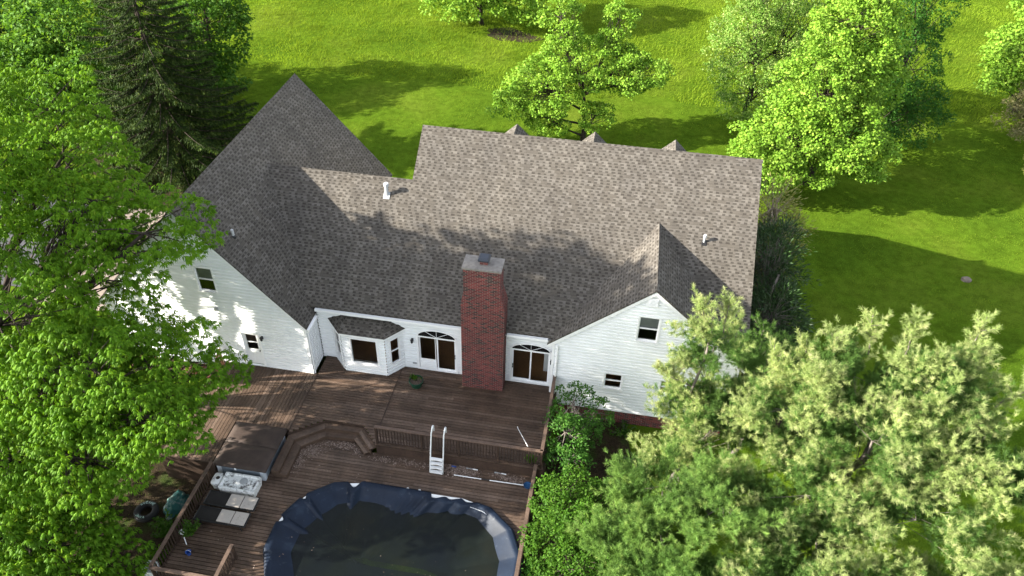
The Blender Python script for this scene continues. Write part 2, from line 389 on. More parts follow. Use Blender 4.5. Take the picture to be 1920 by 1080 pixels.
# ------------------------------------------------------------------ house
H0 = (-5.0, 29.0, GZ)
house = thing('house', 'white clapboard house with grey shingled gable roofs behind the brown deck', 'house', H0)
def siding(mb, P0, d, n, poly, holes=(), row=.18, lap=.036):
    P0 = np.array(P0, float); d = np.array(d, float); n = np.array(n, float)
    zs = [p[1] for p in poly]; z0, z1 = min(zs), max(zs)
    def lims(z):
        xs = []
        for (a, b) in zip(poly, poly[1:]+poly[:1]):
            if abs(a[1]-b[1]) < 1e-9:
                if abs(a[1]-z) < 1e-6: xs += [a[0], b[0]]
            elif min(a[1], b[1])-1e-6 <= z <= max(a[1], b[1])+1e-6: xs.append(a[0]+(b[0]-a[0])*(z-a[1])/(b[1]-a[1]))
        return (min(xs), max(xs)) if xs else None
    K = int(math.ceil((z1-z0)/row))
    prof = ((0, .54, lap, lap*.94), (.54, .62, lap*.94, 0), (.62, 1.0, 0, 0))      # dutch lap: face, cove, recess
    br = {z0+(k+f)*row for k in range(K+1) for f in (0, .54, .62)} | {h[i] for h in holes for i in (2, 3)} | set(zs)
    br = sorted(z for z in br if z0-1e-6 <= z <= z1+1e-6)
    br = [z for i, z in enumerate(br) if i == 0 or z-br[i-1] > 1e-5]
    def pt(s_, z, o): q = P0+d*s_+n*o; return (q[0], q[1], z)
    def off_at(f, pf): a, b, oa, ob = pf; return oa+(ob-oa)*min(1, max(0, (f-a)/(b-a)))
    for a, b in zip(br, br[1:]):
        mid = (a+b)/2; k = math.floor((mid-z0)/row); zb = z0+k*row; fm = (mid-zb)/row
        pf = [p for p in prof if p[0] <= fm <= p[1]][0]
        oa = off_at((a-zb)/row, pf); ob = off_at((b-zb)/row, pf)
        la, lb = lims(a), lims(b)
        cuts = sorted((h[0], h[1]) for h in holes if h[2] < mid < h[3])
        segs = []; cur = None
        for h in cuts:
            segs.append((cur, h[0])); cur = h[1]
        segs.append((cur, None))
        for s0, s1 in segs:
            A0 = la[0] if s0 is None else s0; A1 = la[1] if s1 is None else s1
            B0 = lb[0] if s0 is None else s0; B1 = lb[1] if s1 is None else s1
            mb.add([pt(A0, a, oa), pt(A1, a, oa), pt(B1, b, ob), pt(B0, b, ob)], [(0, 1, 2, 3)])
            if abs(a-zb) < 1e-6: mb.add([pt(A0, a, 0), pt(A1, a, 0), pt(A1, a, oa), pt(A0, a, oa)], [(0, 1, 2, 3)])

def window(x0, x1, z0, z1, Y, kind='double', trimw=.07, name='window', blind=False):
    """window in a wall facing -Y at plane Y, opening x0..x1, z0..z1"""
    t = trimw; m = MB(); f = Y-.045
    m.box(x0-t, x0, f, Y+.10, z0, z1); m.box(x1, x1+t, f, Y+.10, z0, z1)
    m.box(x0-t, x1+t, f-.004, Y+.10, z1, z1+t); m.box(x0-t-.03, x1+t+.03, f-.025, Y+.10, z0-t, z0)
    wdw = m.build(name, MT['trim'], house)
    s_ = .045; m = MB(); ya, yb = Y+.03, Y+.075
    m.box(x0, x0+s_, ya, yb, z0, z1); m.box(x1-s_, x1, ya, yb, z0, z1)
    m.box(x0+s_, x1-s_, ya, yb, z0, z0+s_); m.box(x0+s_, x1-s_, ya, yb, z1-s_, z1)
    if kind == 'double':
        zm = (z0+z1)/2; m.box(x0+s_, x1-s_, ya-.01, yb, zm-.03, zm+.03)
    m.build('sash', MT['trim'], wdw)
    yg = Y+.055
    if kind == 'double':
        zm = (z0+z1)/2
        for a, b in ((z0+s_, zm-.03), (zm+.03, z1-s_)):
            MB().add([(x0+s_, yg, a), (x1-s_, yg, a), (x1-s_, yg, b), (x0+s_, yg, b)], [(0, 1, 2, 3)]).build('glass', MT['glass'], wdw)
        if blind: MB().box(x0+s_, x1-s_, Y+.12, Y+.13, zm, z1).build('blind', MT['blind'], wdw)
    else:
        MB().add([(x0+s_, yg, z0+s_), (x1-s_, yg, z0+s_), (x1-s_, yg, z1-s_), (x0+s_, yg, z1-s_)], [(0, 1, 2, 3)]).build('glass', MT['glass'], wdw)
    return wdw

SL = .75
def zmain(y): return 3.3+SL*(y-24.95)
# roof planes -----------------------------------------------------------
ZR, ZR2 = zmain(32.45), zmain(30.2)
def zl(x): return 8.61-1.13*abs(x+17.69)
def zg(x): return 6.78-.86*abs(x-2.27)
TH = .09
m = MB()
m.slab([(-12.99, 24.95, 3.3), (-1.78, 24.95, 3.3), (2.27, 29.59, zmain(29.59)), (6.32, 24.95, 3.3), (6.55, 24.95, 3.3), (6.55, 32.45, ZR), (-9.3, 32.45, ZR), (-9.3, 30.2, ZR2), (-16.48, 30.2, ZR2)], TH)
m.build('main_roof', MT['shingle'], house)
m = MB()
m.slab([(-9.3, 32.45, ZR), (6.55, 32.45, ZR), (6.55, 39.9, 3.3), (-9.3, 39.9, 3.3)], TH)
m.slab([(-16.48, 30.2, ZR2), (-9.25, 30.2, ZR2), (-9.25, 35.45, 3.3), (-12.99, 35.45, 3.3)], TH)
m.build('rear_roof', MT['shingle'], house)
m = MB()
m.slab([(-17.69, 23.78, zl(-17.69)), (-12.68, 23.78, zl(-12.68)), (-12.68, 37.3, zl(-12.68)), (-17.69, 37.3, zl(-17.69))], TH)
m.slab([(-17.69, 37.3, zl(-17.69)), (-22.7, 37.3, zl(-22.7)), (-22.7, 23.78, zl(-22.7)), (-17.69, 23.78, zl(-17.69))], TH)
m.build('garage_roof', MT['shingle'], house)
m = MB()
m.slab([(2.27, 24.72, zg(2.27)), (2.27, 29.72, zg(2.27)), (-2.0, 24.72, zg(-2.0))], TH)
m.slab([(2.27, 24.72, zg(2.27)), (6.54, 24.72, zg(6.54)), (2.27, 29.72, zg(2.27))], TH)
m.build('gable_roof', MT['shingle'], house)
# ridge caps
m = MB()
def ridgecap(a, b, s1, s2, wd=.14):
    """s1,s2: outward horizontal unit * slope drop for each side"""
    a = np.array(a, float); b = np.array(b, float); L = np.linalg.norm(b-a); d = (b-a)/L; n = int(L/.21)
    for i in range(n):
        p = a+d*(L*i/n); q = a+d*(L*(i+1)/n+.03); lift = np.array((0, 0, .018)); l2 = np.array((0, 0, .006))
        for sd in (s1, s2):
            sd = np.array(sd, float)*wd
            m.add([p+lift, q+l2, q+l2+sd, p+lift+sd, p, p+sd], [(0, 1, 2, 3) if sd@np.cross(d, (0, 0, 1)) < 0 else (3, 2, 1, 0), (0, 3, 5, 4)])
def cap_build():
    global m
    m.build('ridge_cap', MT['shingle'], house); m = MB()
ridgecap((-9.3, 32.45, ZR), (6.55, 32.45, ZR), (0, -1, -SL), (0, 1, -SL)); cap_build()
ridgecap((-16.48, 30.2, ZR2), (-9.3, 30.2, ZR2), (0, -1, -SL), (0, 1, -SL)); cap_build()
ridgecap((-17.69, 37.3, 8.61), (-17.69, 23.78, 8.61), (1, 0, -1.13), (-1, 0, -1.13)); cap_build()
ridgecap((2.27, 29.65, 6.78), (2.27, 24.72, 6.78), (1, 0, -.86), (-1, 0, -.86))
m.build('ridge_cap', MT['shingle'], house)
# rake boards
def rake(parent, x0, z0, x1, z1, Y, th=.035, dp=.19, name='rake_board'):
    m = MB(); d = .095
    m.add([(x0, Y, z0-d), (x1, Y, z1-d), (x1, Y, z1-d-dp), (x0, Y, z0-d-dp), (x0, Y+th, z0-d), (x1, Y+th, z1-d), (x1, Y+th, z1-d-dp), (x0, Y+th, z0-d-dp)],
          [(0, 1, 2, 3), (7, 6, 5, 4), (4, 5, 1, 0), (3, 2, 6, 7), (0, 3, 7, 4), (2, 1, 5, 6)])
    m.build(name, MT['trim'], parent)
rake(house, -17.69, 8.61, -12.70, zl(-12.70), 23.80); rake(house, -22.68, zl(-22.68), -17.69, 8.61, 23.80)
rake(house, -2.0, zg(-2.0), 2.27, 6.78, 24.74); rake(house, 2.27, 6.78, 6.53, zg(6.53), 24.74)
# right rake of main roof + left short rake (boards along Y)
m = MB()
for (X, ya, yb) in ((6.50, 24.97, 32.45), (-9.29, 30.25, 32.45)):
    za, zb = zmain(ya)-.095, zmain(yb)-.095
    m = MB(); m.add([(X, ya, za), (X, yb, zb), (X, yb, zb-.18), (X, ya, za-.18), (X+.03, ya, za), (X+.03, yb, zb), (X+.03, yb, zb-.18), (X+.03, ya, za-.18)],
          [(0, 1, 2, 3), (7, 6, 5, 4), (4, 5, 1, 0), (3, 2, 6, 7), (0, 3, 7, 4), (2, 1, 5, 6)])
    m.build('rake_board', MT['trim'], house)
# rear ridge trim strip along the west edge of the garage ridge (pale metal edge)
MB().box(-17.9, -17.85, 23.8, 37.3, zl(-17.9)+.0, zl(-17.9)+.035).build('drip_edge', MT['trim'], house)
# gutters
def gutter(x0, x1, Y, z):
    m = MB()
    m.box(x0, x1, Y-.125, Y-.11, z-.13, z); m.box(x0, x1, Y-.11, Y, z-.13, z-.115); m.box(x0, x1, Y-.012, Y, z-.115, z-.01)
    m.box(x0, x0+.012, Y-.11, Y-.012, z-.115, z-.005); m.box(x1-.012, x1, Y-.11, Y-.012, z-.115, z-.005)
    m.build('gutter', MT['trim'], house)
gutter(-12.66, -5.86, 24.945, 3.22); gutter(-3.80, -1.98, 24.945, 3.22)
MB().box(-12.68, -12.55, 23.8, 24.80, zl(-12.68)-.20, zl(-12.68)-.075).build('gutter', MT['trim'], house)
MB().box(-12.6, -1.75, 24.96, 25.2, 3.02, 3.06).build('soffit', MT['trim'], house)

# walls -----------------------------------------------------------------
D1 = (-7.98, -6.22, .06, 2.06); D2 = (-3.60, -1.86, .10, 2.06)
m = MB()
YW = 25.2
siding(m, (0, YW, 0), (1, 0, 0), (0, -1, 0), [(-12.75, -.06), (-1.6, -.06), (-1.6, 3.2), (-12.75, 3.2)], [D1, D2, (-11.9, -8.95, .02, 2.3)])
m.build('wall', MT['siding'], house)
WU = (1.79, 2.63, 3.90, 5.22); W2 = (.69, 1.46, .78, 1.68); W3 = (3.16, 3.96, .86, 1.68)
m = MB(); YG = 24.85
siding(m, (0, YG, 0), (1, 0, 0), (0, -1, 0), [(-1.72, -.70), (6.3, -.70), (6.3, zg(6.3)-.12), (2.27, 6.62), (-1.72, zg(-1.72)-.12)], [WU, W2, W3])
m.build('wall', MT['siding'], house)
LU = (-17.42, -16.64, 4.32, 5.62); LD = (-15.98, -15.20, .10, 2.06)
m = MB(); YL = 23.92
siding(m, (0, YL, 0), (1, 0, 0), (0, -1, 0), [(-22.5, -.4), (-12.84, -.4), (-12.84, zl(-12.84)-.12), (-17.69, 8.44), (-22.5, zl(-22.5)-.12)], [LU, LD])
m.build('wall', MT['siding'], house)
m = MB()
siding(m, (-12.82, 0, 0), (0, 1, 0), (1, 0, 0), [(23.94, -.06), (25.22, -.06), (25.22, 2.95), (23.94, 2.95)])
m.build('side_wall', MT['siding'], house); m = MB()
siding(m, (6.3, 0, 0), (0, 1, 0), (1, 0, 0), [(24.85, -.7), (39.6, -.7), (39.6, zmain(25.3)-.1), (32.45, ZR-.12), (24.85, 3.1)])
m.add([(-9.25, 30.2, ZR2-.1), (-9.25, 32.45, ZR-.12), (-9.25, 39.6, 3.3), (-9.25, 39.6, -1.5), (-9.25, 30.2, 3.)], [(0, 1, 2, 3, 4)])
m.add([(-9.25, 39.6, -1.5), (6.3, 39.6, -1.5), (6.3, 39.6, 3.4), (-9.25, 39.6, 3.4)], [(0, 1, 2, 3)])
m.add([(-22.5, 37.1, -1.5), (-12.84, 37.1, -1.5), (-12.84, 37.1, 3.0), (-17.69, 37.1, 8.45), (-22.5, 37.1, 3.0)], [(0, 1, 2, 3, 4)])
m.add([(-12.84, 35.3, -1.5), (-9.25, 35.3, -1.5), (-9.25, 35.3, 3.3), (-12.84, 35.3, 3.3)], [(0, 1, 2, 3)])
m.add([(-22.5, 23.95, -1.5), (-22.5, 37.1, -1.5), (-22.5, 37.1, 3.0), (-22.5, 23.95, 3.0)], [(0, 1, 2, 3)])
m.add([(-12.84, 35.3, -1.5), (-12.84, 37.1, -1.5), (-12.84, 37.1, 3.0), (-12.84, 35.3, 3.0)], [(0, 1, 2, 3)])
m.build('side_wall', MT['siding'], house)
for q in ((-1.70, 6.28, 24.87, 25.05, GZ-.1, -.70), (6.1, 6.28, 25.05, 39.6, GZ-.1, -.70), (-22.48, -12.86, 23.95, 24.1, GZ-.1, -.40)):
    MB().box(*q).build('foundation', MT['brick'], house)
# corner boards
m = MB()
for q in ((-12.90, -12.775, 23.875, 23.89, -.4, zl(-12.9)-.25), (-12.79, -12.775, 23.892, 24.0, -.06, 2.8), (-1.76, -1.66, 24.80, 24.815, -.7, 3.05), (-5.99, -5.87, 25.155, 25.168, 0, 3.05)):
    MB().box(*q).build('corner_board', MT['trim'], house)
# interior
m = MB(); m.box(-12.6, 6.1, 25.3, 31, -.12, -.005); m.build('interior_floor', MT['roomfloor'], house)
m = MB()
m.box(-12.6, 6.1, 31, 31.1, -.1, 2.6); m.box(-12.6, -1.5, 25.32, 31, 2.5, 2.6); m.box(-8.6, -8.5, 26.3, 31, 0, 2.5); m.box(-1.7, -1.6, 25.3, 31, 0, 2.5)
m.box(-5.4, -4.3, 25.3, 31, 0, 2.5)
m.build('interior_wall', MT['roomwall'], house)
m = MB(); m.box(-1.5, 6.0, 26.5, 26.6, -.5, 3.9); m.build('dark_backing', MT['dark'], house)  # near-black panels behind windows and side door stand in for unlit rooms
m = MB(); m.box(-22.3, -13, 25.4, 25.5, -.4, 2.9); m.build('dark_backing', MT['dark'], house)
# windows
window(*WU, YG, blind=True); window(*W2, YG); window(*W3, YG); window(*LU, YL, blind=True)
# gable vent
m = MB(); m.box(1.99, 2.45, YG-.05, YG-.02, 5.82, 6.30)
for k in range(6): m.obox((2.22, YG-.062, 5.88+k*.07), (.19, 0, 0), (0, .012, .010), (0, -.004, .016))
m.build('gable_vent', MT['trim'], house)
# side door of the left gable
x0, x1, z0, z1 = LD
m = MB(); m.box(x0-.1, x0, YL-.05, YL+.1, z0-.02, z1); m.box(x1, x1+.1, YL-.05, YL+.1, z0-.02, z1); m.box(x0-.1, x1+.1, YL-.055, YL+.1, z1, z1+.1)
door = m.build('side_door', MT['trim'], house)
m = MB(); yd = YL+.03
gx0, gx1, gz0, gz1 = x0+.13, x1-.13, 1.02, 1.93
m.box(x0, gx0, yd, yd+.05, z0, z1); m.box(gx1, x1, yd, yd+.05, z0, z1); m.box(gx0, gx1, yd, yd+.05, gz1, z1); m.box(gx0, gx1, yd, yd+.05, z0, gz0)
for a, b in ((gx0+.01, gx0+.22), (gx1-.22, gx1-.01)):
    m.box(a, b, yd-.015, yd, .24, .86)
m.box(gx0, gx1, yd-.005, yd+.05, 1.46, 1.49)
m.build('door_leaf', MT['trim'], door)
MB().add([(gx0, yd+.03, gz0), (gx1, yd+.03, gz0), (gx1, yd+.03, gz1), (gx0, yd+.03, gz1)], [(0, 1, 2, 3)]).build('glass', MT['glass'], door)
MB().lathe([(.0, 0), (.03, .0), (.035, .03), (.0, .05)], (x1-.06, yd-.05, .98), 10).build('handle', MT['black'], door)
# sliding doors with fanlight
def sliding(x0, x1, z0, z1, Y, top, slats):
    t = .09; m = MB()
    m.box(x0-t, x0, Y-.05, Y+.1, z0-.04, z1); m.box(x1, x1+t, Y-.05, Y+.1, z0-.04, z1); m.box(x0-t, x1+t, Y-.055, Y+.1, z1, z1+.09); m.box(x0-t, x1+t, Y-.07, Y+.1, z0-.07, z0)
    d = m.build('sliding_door', MT['trim'], house); xm = (x0+x1)/2; s_ = .065
    for i, (a, b) in enumerate(((x0, xm+.03), (xm-.03, x1))):
        ya = Y+.005+.045*(1-i); m = MB()
        m.box(a, a+s_, ya, ya+.035, z0, z1); m.box(b-s_, b, ya, ya+.035, z0, z1); m.box(a+s_, b-s_, ya, ya+.035, z0, z0+.09); m.box(a+s_, b-s_, ya, ya+.035, z1-s_, z1)
        m.build('door_panel', MT['trim'], d)
        MB().add([(a+s_, ya+.018, z0+.09), (b-s_, ya+.018, z0+.09), (b-s_, ya+.018, z1-s_), (a+s_, ya+.018, z1-s_)], [(0, 1, 2, 3)]).build('glass', MT['glass'], d)
    hx = x1-.05 if slats else x0+.05
    MB().box(hx-.02, hx+.02, Y-.06, Y+.0, .92, 1.0).build('handle', MT['black'], d); MB().box(hx-.02, hx+.02, Y-.06, Y+.0, 1.08, 1.14).build('lock', MT['black'], d)
    if slats:
        m = MB()
        for k in range(6): m.obox((x0+.42, Y-.02, z0+.06+k*.105), (.40, 0, 0), (0, .012, .006), (0, -.01, .047))
        m.build('slatted_panel', MT['trim'], d)
        m = MB(); m.box(x0+.02, x0+.05, Y-.015, Y-.002, z0, z1-.03); m.box(x0+.78, x0+.81, Y-.015, Y-.002, z0, z1-.03); m.build('screen_frame', MT['trim'], d)
    else:
        MB().box(x1-.34, x1-.06, Y+.9, Y+1.3, .0, 1.25).build('white_cabinet', MT['trim'], d)
    # fanlight
    zb = z1+.09; cx = xm; rx = (x1-x0)/2+.02; rz = top-zb; N = 24
    arc = [(cx+rx*math.cos(math.pi*i/N), zb+rz*math.sin(math.pi*i/N)) for i in range(N+1)]
    MB().yprism(arc, Y-.062, Y-.01).build('fanlight', MT['darkglass'], d)
    m = MB(); m.tube([(x, Y-.055, z) for x, z in arc], .034, 6)
    for a in (52, 90, 128):
        t_ = R(a); m.bar((cx, Y-.07, zb), (cx+rx*.98*math.cos(t_), Y-.07, zb+rz*.98*math.sin(t_)), .012, .018, (0, 1, 0))
    m.build('fan_muntin', MT['trim'], d)
sliding(*D1, YW, 2.56, True); sliding(*D2, YW, 2.52, False)
# bay window
BP = [(-12.1, 25.18), (-11.38, 24.43), (-9.35, 24.43), (-8.72, 25.18)]
bay = MB()
bw = (-10.96, -9.76, .62, 2.10)
siding(bay, (-11.38, 24.43, 0), (1, 0, 0), (0, -1, 0), [(0, -.04), (2.03, -.04), (2.03, 2.42), (0, 2.42)], [(bw[0]+11.38, bw[1]+11.38, bw[2], bw[3])])
dl = np.array(BP[1])-np.array(BP[0]); Ll = np.linalg.norm(dl); dl /= Ll; nl = np.array((dl[1], -dl[0]))
siding(bay, (*BP[0], 0), (*dl, 0), (*nl, 0), [(0, -.04), (Ll, -.04), (Ll, 2.42), (0, 2.42)], [(.26, Ll-.26, .62, 2.05)])
dr_ = np.array(BP[3])-np.array(BP[2]); Lr = np.linalg.norm(dr_); dr_ /= Lr; nr = np.array((dr_[1], -dr_[0]))
siding(bay, (*BP[2], 0), (*dr_, 0), (*nr, 0), [(0, -.04), (Lr, -.04), (Lr, 2.42), (0, 2.42)], [(.26, Lr-.24, .62, 2.05)])
bay = bay.build('bay_window', MT['siding'], house)
m = MB(); e = .14
E0, E1, E2, E3 = (-12.27, 25.19), (-11.44, 24.27), (-9.29, 24.27), (-8.55, 25.19)
T0, T1 = (-11.22, 25.19, 2.92), (-9.58, 25.19, 2.92); ze = 2.47
m.add([(*E0, ze), (*E1, ze), (*E2, ze), (*E3, ze), T0, T1, (*E0, ze-.03), (*E1, ze-.03), (*E2, ze-.03), (*E3, ze-.03)],
      [(0, 1, 4), (1, 2, 5, 4), (2, 3, 5), (0, 6, 7, 1), (1, 7, 8, 2), (2, 8, 9, 3)])
m.build('bay_roof', MT['shingle'], bay)
m = MB()
for a, b in ((E0, E1), (E1, E2), (E2, E3)):
    m.bar((a[0], a[1]+.03, ze-.09), (b[0], b[1]+.03, ze-.09), .03, .11)
m.box(T0[0], T1[0], 25.14, 25.165, 2.93, 2.98)
m.prism([(-12.2, 25.19), (-11.4, 24.33), (-9.33, 24.33), (-8.62, 25.19)], ze-.10, ze-.06)
m.build('bay_trim', MT['trim'], bay)
x0, x1, z0, z1 = bw; m = MB(); Yb = 24.43
m.box(x0-.09, x0, Yb-.05, Yb+.08, z0, z1); m.box(x1, x1+.09, Yb-.05, Yb+.08, z0, z1); m.box(x0-.09, x1+.09, Yb-.055, Yb+.08, z1, z1+.09); m.box(x0-.12, x1+.12, Yb-.07, Yb+.08, z0-.13, z0)
m.build('picture_frame', MT['trim'], bay)
MB().add([(x0, Yb+.04, z0), (x1, Yb+.04, z0), (x1, Yb+.04, z1), (x0, Yb+.04, z1)], [(0, 1, 2, 3)]).build('glass', MT['glass'], bay)
for (P, d_, n_, L_) in ((BP[0], dl, nl, Ll), (BP[2], dr_, nr, Lr)):
    def q(s_, o, z): p = np.array(P)+d_*s_+n_*o; return np.array((p[0], p[1], z))
    a, b, z0, z1 = .26, L_-.25, .62, 2.05; m = MB(); D3 = np.array((*d_, 0)); N3 = np.array((*n_, 0))
    zc = (z0+z1)/2
    for s_ in (a-.02, b+.02): m.obox(q(s_, .0, zc), D3*.04, N3*.05, np.array((0, 0, (z1-z0)/2+.08)))
    for z in (z0-.04, z1+.04): m.obox(q((a+b)/2, .0, z), D3*((b-a)/2-.02), N3*.052, np.array((0, 0, .04)))
    m.obox(q((a+b)/2, -.02, zc), D3*((b-a)/2-.02), N3*.02, np.array((0, 0, .03)))
    m.build('side_frame', MT['trim'], bay)
    MB().add([q(a, -.03, z0), q(b, -.03, z0), q(b, -.03, z1), q(a, -.03, z1)], [(0, 1, 2, 3)]).build('glass', MT['glass'], bay)
# wall lamps
def lamp(x, z, Y):
    m = MB(); m.box(x-.05, x+.05, Y-.05, Y-.02, z-.09, z+.09); m.tube([(x, Y-.05, z+.05), (x, Y-.12, z+.13), (x, Y-.15, z+.10)], .014, 6)
    l = m.build('wall_lamp', MT['black'], house)
    MB().lathe([(.01, .14), (.075, .08), (.06, .07), (.055, -.08), (.02, -.12)], (x, Y-.15, z), 8).build('lantern', MT['black'], l)
lamp(-8.26, 1.80, YW); lamp(-1.765, 1.66, YW-.02); lamp(-14.98, 1.92, YL)
MB().box(-16.95, -16.80, YL-.11, YL-.02, 3.28, 3.46).build('meter_box', MT['flash'], house)
MB().box(-8.31, -8.13, YW-.05, YW-.02, .26, .36).build('wall_outlet', MT['flash'], house)
# downspouts
m = MB(); m.tube([(-1.55, 24.80, 3.0), (-1.52, 24.76, 2.9), (-1.52, 24.76, -.6), (-1.52, 24.6, -.75)], .04, 6); m.build('downspout', MT['trim'], house)
m = MB(); m.tube([(-12.7, 23.98, 2.75), (-12.72, 23.94, 2.5), (-12.72, 23.94, 0.02)], .035, 6); m.build('downspout', MT['trim'], house)
# chimney
m = MB(); CB = (24.42, 25.30)
prof = [(-5.77, -3.88, -.03), (-5.77, -3.88, 4.95), (-5.63, -4.08, 5.75), (-5.63, -4.08, 6.93)]
k = 0
for x0, x1, z in prof:
    yb = CB[1] if z < 5.5 else 25.24
    m.v += [(x0, CB[0], z), (x1, CB[0], z), (x1, yb, z), (x0, yb, z)]
for i in range(3):
    for j in range(4): a = i*4+j; b = i*4+(j+1) % 4; m.f.append((a, b, b+4, a+4))
m.f.append((12, 13, 14, 15))
ch = m.build('chimney', MT['brick'], house)
m = MB(); m.box(-5.68, -4.03, 24.36, 25.28, 6.934, 7.03); m.build('chimney_crown', MT['cap'], ch)
m = MB(); m.box(-4.98, -4.66, 24.70, 25.0, 7.032, 7.22); m.build('flue', MT['brick'], ch)
m = MB(); m.add([(-5.07, 24.60, 7.29), (-4.57, 24.60, 7.29), (-4.57, 25.10, 7.29), (-5.07, 25.10, 7.29), (-5.0, 24.68, 7.38), (-4.64, 24.68, 7.38), (-4.64, 25.02, 7.38), (-5.0, 25.02, 7.38)],
      [(3, 2, 1, 0), (4, 5, 6, 7), (0, 1, 5, 4), (1, 2, 6, 5), (2, 3, 7, 6), (3, 0, 4, 7)])
m.box(-5.04, -4.60, 24.63, 25.07, 7.215, 7.288); m.build('flue_cap', MT['darkmetal'], ch)
# roof vents
def vent(x, y, z, h, r_, mat, capr=None):
    m = MB(); m.tube([(x, y, z-.15), (x, y, z+h)], r_, 12)
    v = m.build('vent_pipe', MT[mat], house)
    if capr: MB().lathe([(r_*.9, 0), (capr, .02), (capr, .14), (capr*.8, .17)], (x, y, z+h-.04), 14).build('vent_cap', MT[mat], v)
    return v
zb = zmain(29.5)
v1 = vent(-10.37, 29.5, zb, .5, .085, 'galv', .125)
MB().obox((-10.37, 29.45, zb-.015), (.15, 0, 0), (0, .17*.8, .17*.6), (0, -.006, .008)).build('flashing', MT['galv'], v1)
v2 = vent(4.29, 29.07, zmain(29.07), .26, .05, 'galv', .075)
MB().obox((4.29, 29.03, zmain(29.03)+.01), (.1, 0, 0), (0, .13*.8, .13*.6), (0, -.012, .016)).build('flashing', MT['black'], v2)
v3 = vent(-15.93, 25.1, zl(-15.93), .34, .06, 'galv', None)
MB().lathe([(.11, -.09), (.10, .0), (.065, .05)], (-15.93, 25.1, zl(-15.93)), 12).build('flashing', MT['black'], v3)
# dormers over the rear slope
for px in (-5.15, -1.2, 2.78):
    m = MB(); zd, hw, sl_ = 8.06, 1.05, .95; ya = 32.45+(ZR-zd)/SL; yb = 35.2; zf = zd-hw*sl_; yf = 32.45+(ZR-zf)/SL
    for sg in (-1, 1):
        P = [(px, ya-.1, zd), (px, yb, zd), (px+sg*hw, yb, zf), (px+sg*hw, yf, zf)]
        if sg > 0: P = P[::-1]
        m.slab(P[::-1], .06)
    d = m.build('dormer', MT['shingle'], house)
    MB().add([(px-hw+.1, yb-.12, 6.3), (px+hw-.1, yb-.12, 6.3), (px+hw-.1, yb-.12, zf+.05), (px, yb-.12, zd-.08), (px-hw+.1, yb-.12, zf+.05)], [(0, 1, 2, 3, 4)]).build('dormer_wall', MT['siding'], d)

# ------------------------------------------------------------------ deck
ZL = -.55
deck = thing('deck', 'two level brown stained timber deck around the covered pool behind the house', 'deck', (-8, 20, GZ))
POOLC = (-6.61, 15.75); PR = 2.86; PH = 2.0; NFAC = 7
def stadium(t, r_):
    """t in 0..1 around; returns x,y"""
    a = t*2*math.pi
    cx = POOLC[0]+(PH if math.cos(a) > 0 else -PH)
    # uniform angle param with straight parts handled by arclength
    L = 4*PH+2*math.pi*r_; s_ = t*L
    if s_ < 2*PH: return (POOLC[0]-PH+s_, POOLC[1]+r_)                     # back straight, left to right
    s_ -= 2*PH
    def fr_(q): st_ = math.pi/NFAC; q = q % st_; return math.cos(st_/2)/math.cos(q-st_/2)*1.012      # faceted wall panels
    if s_ < math.pi*r_:
        b = math.pi/2-s_/r_; r2_ = r_*fr_(s_/r_); return (POOLC[0]+PH+r2_*math.cos(b), POOLC[1]+r2_*math.sin(b))
    if False: return (POOLC[0]+PH+r_*math.cos(b), POOLC[1]+r_*math.sin(b))
    s_ -= math.pi*r_
    if s_ < 2*PH: return (POOLC[0]+PH-s_, POOLC[1]-r_)
    s_ -= 2*PH; b = -math.pi/2-s_/r_; r_ = r_*fr_(s_/r_); return (POOLC[0]-PH+r_*math.cos(b), POOLC[1]+r_*math.sin(b))
def pool_cut(y):
    dy = abs(y-POOLC[1])
    if dy >= PR-.05: return None
    h = PH+math.sqrt((PR-.05)**2-dy*dy); return (POOLC[0]-h, POOLC[0]+h)
def boards_x(m, x0, x1, y0, y1, z, cut=None, wd=.155, gap=.022, seams=()):
    y = y0
    while y < y1-.02:
        b = min(y+wd-gap, y1); yc = (y+b)/2; segs = [(x0, x1)]
        if cut:
            c = cut(yc)
            if c:
                segs = [(x0, c[0]), (c[1], x1)]
        for a, e in segs:
            if e-a < .03: continue
            cu = [a]+[s_ for s_ in seams if a+.2 < s_ < e-.2]
            q = a+random.uniform(1.2, 4.8)
            while q < e-.8:
                cu.append(q); q += random.choice((3.6, 4.3, 4.9))
            cu = sorted(cu)+[e]
            for p_, q_ in zip(cu, cu[1:]):
                dz = random.uniform(-.0025, .0025); m.box(p_+.002, q_-.002, y, b, z-.035, z+dz)
        y += wd
recess = [(-12.62, 18.3), (-12.62, 20.3), (-11.28, 21.27), (-9.52, 21.28), (-8.67, 20.36)]
def recut(y):
    if y > 21.27: return None
    xl = -12.62 if y < 20.3 else -12.62+(y-20.3)/(21.27-20.3)*(12.62-11.28)
    return (xl, -8.67-(y-20.36)/(21.28-20.36)*(9.52-8.67))
m = MB()
boards_x(m, -8.805, -1.45, 20.36, 25.17, 0.0, lambda y: (-9.9, recut(y)[1]) if recut(y) and recut(y)[1] > -8.8 else None)
boards_x(m, -12.60, -8.815, 20.36, 25.17, 0.0, recut)
x = -17.4
while x < -12.62:
    b = min(x+.138, -12.61); dz = random.uniform(-.0025, .0025)
    y0 = 20.47 if x > -15.1 else 18.2
    m.box(x, b, y0, 23.9, -.035, dz); x += .155
m.build('upper_floor', MT['deck'], deck)
MB().box(-8.835, -8.785, 21.2, 25.17, .004, .012).build('seam_board', MT['rail'], deck)
MB().box(-12.635, -12.585, 20.4, 23.9, .004, .012).build('seam_board', MT['rail'], deck)
m = MB(); boards_x(m, -14.98, -1.78, 12.0, 20.35, ZL, pool_cut)
# floor under the recess
boards_x(m, -12.4, -8.9, 20.36, 21.0, ZL)
m.build('lower_floor', MT['deck'], deck)
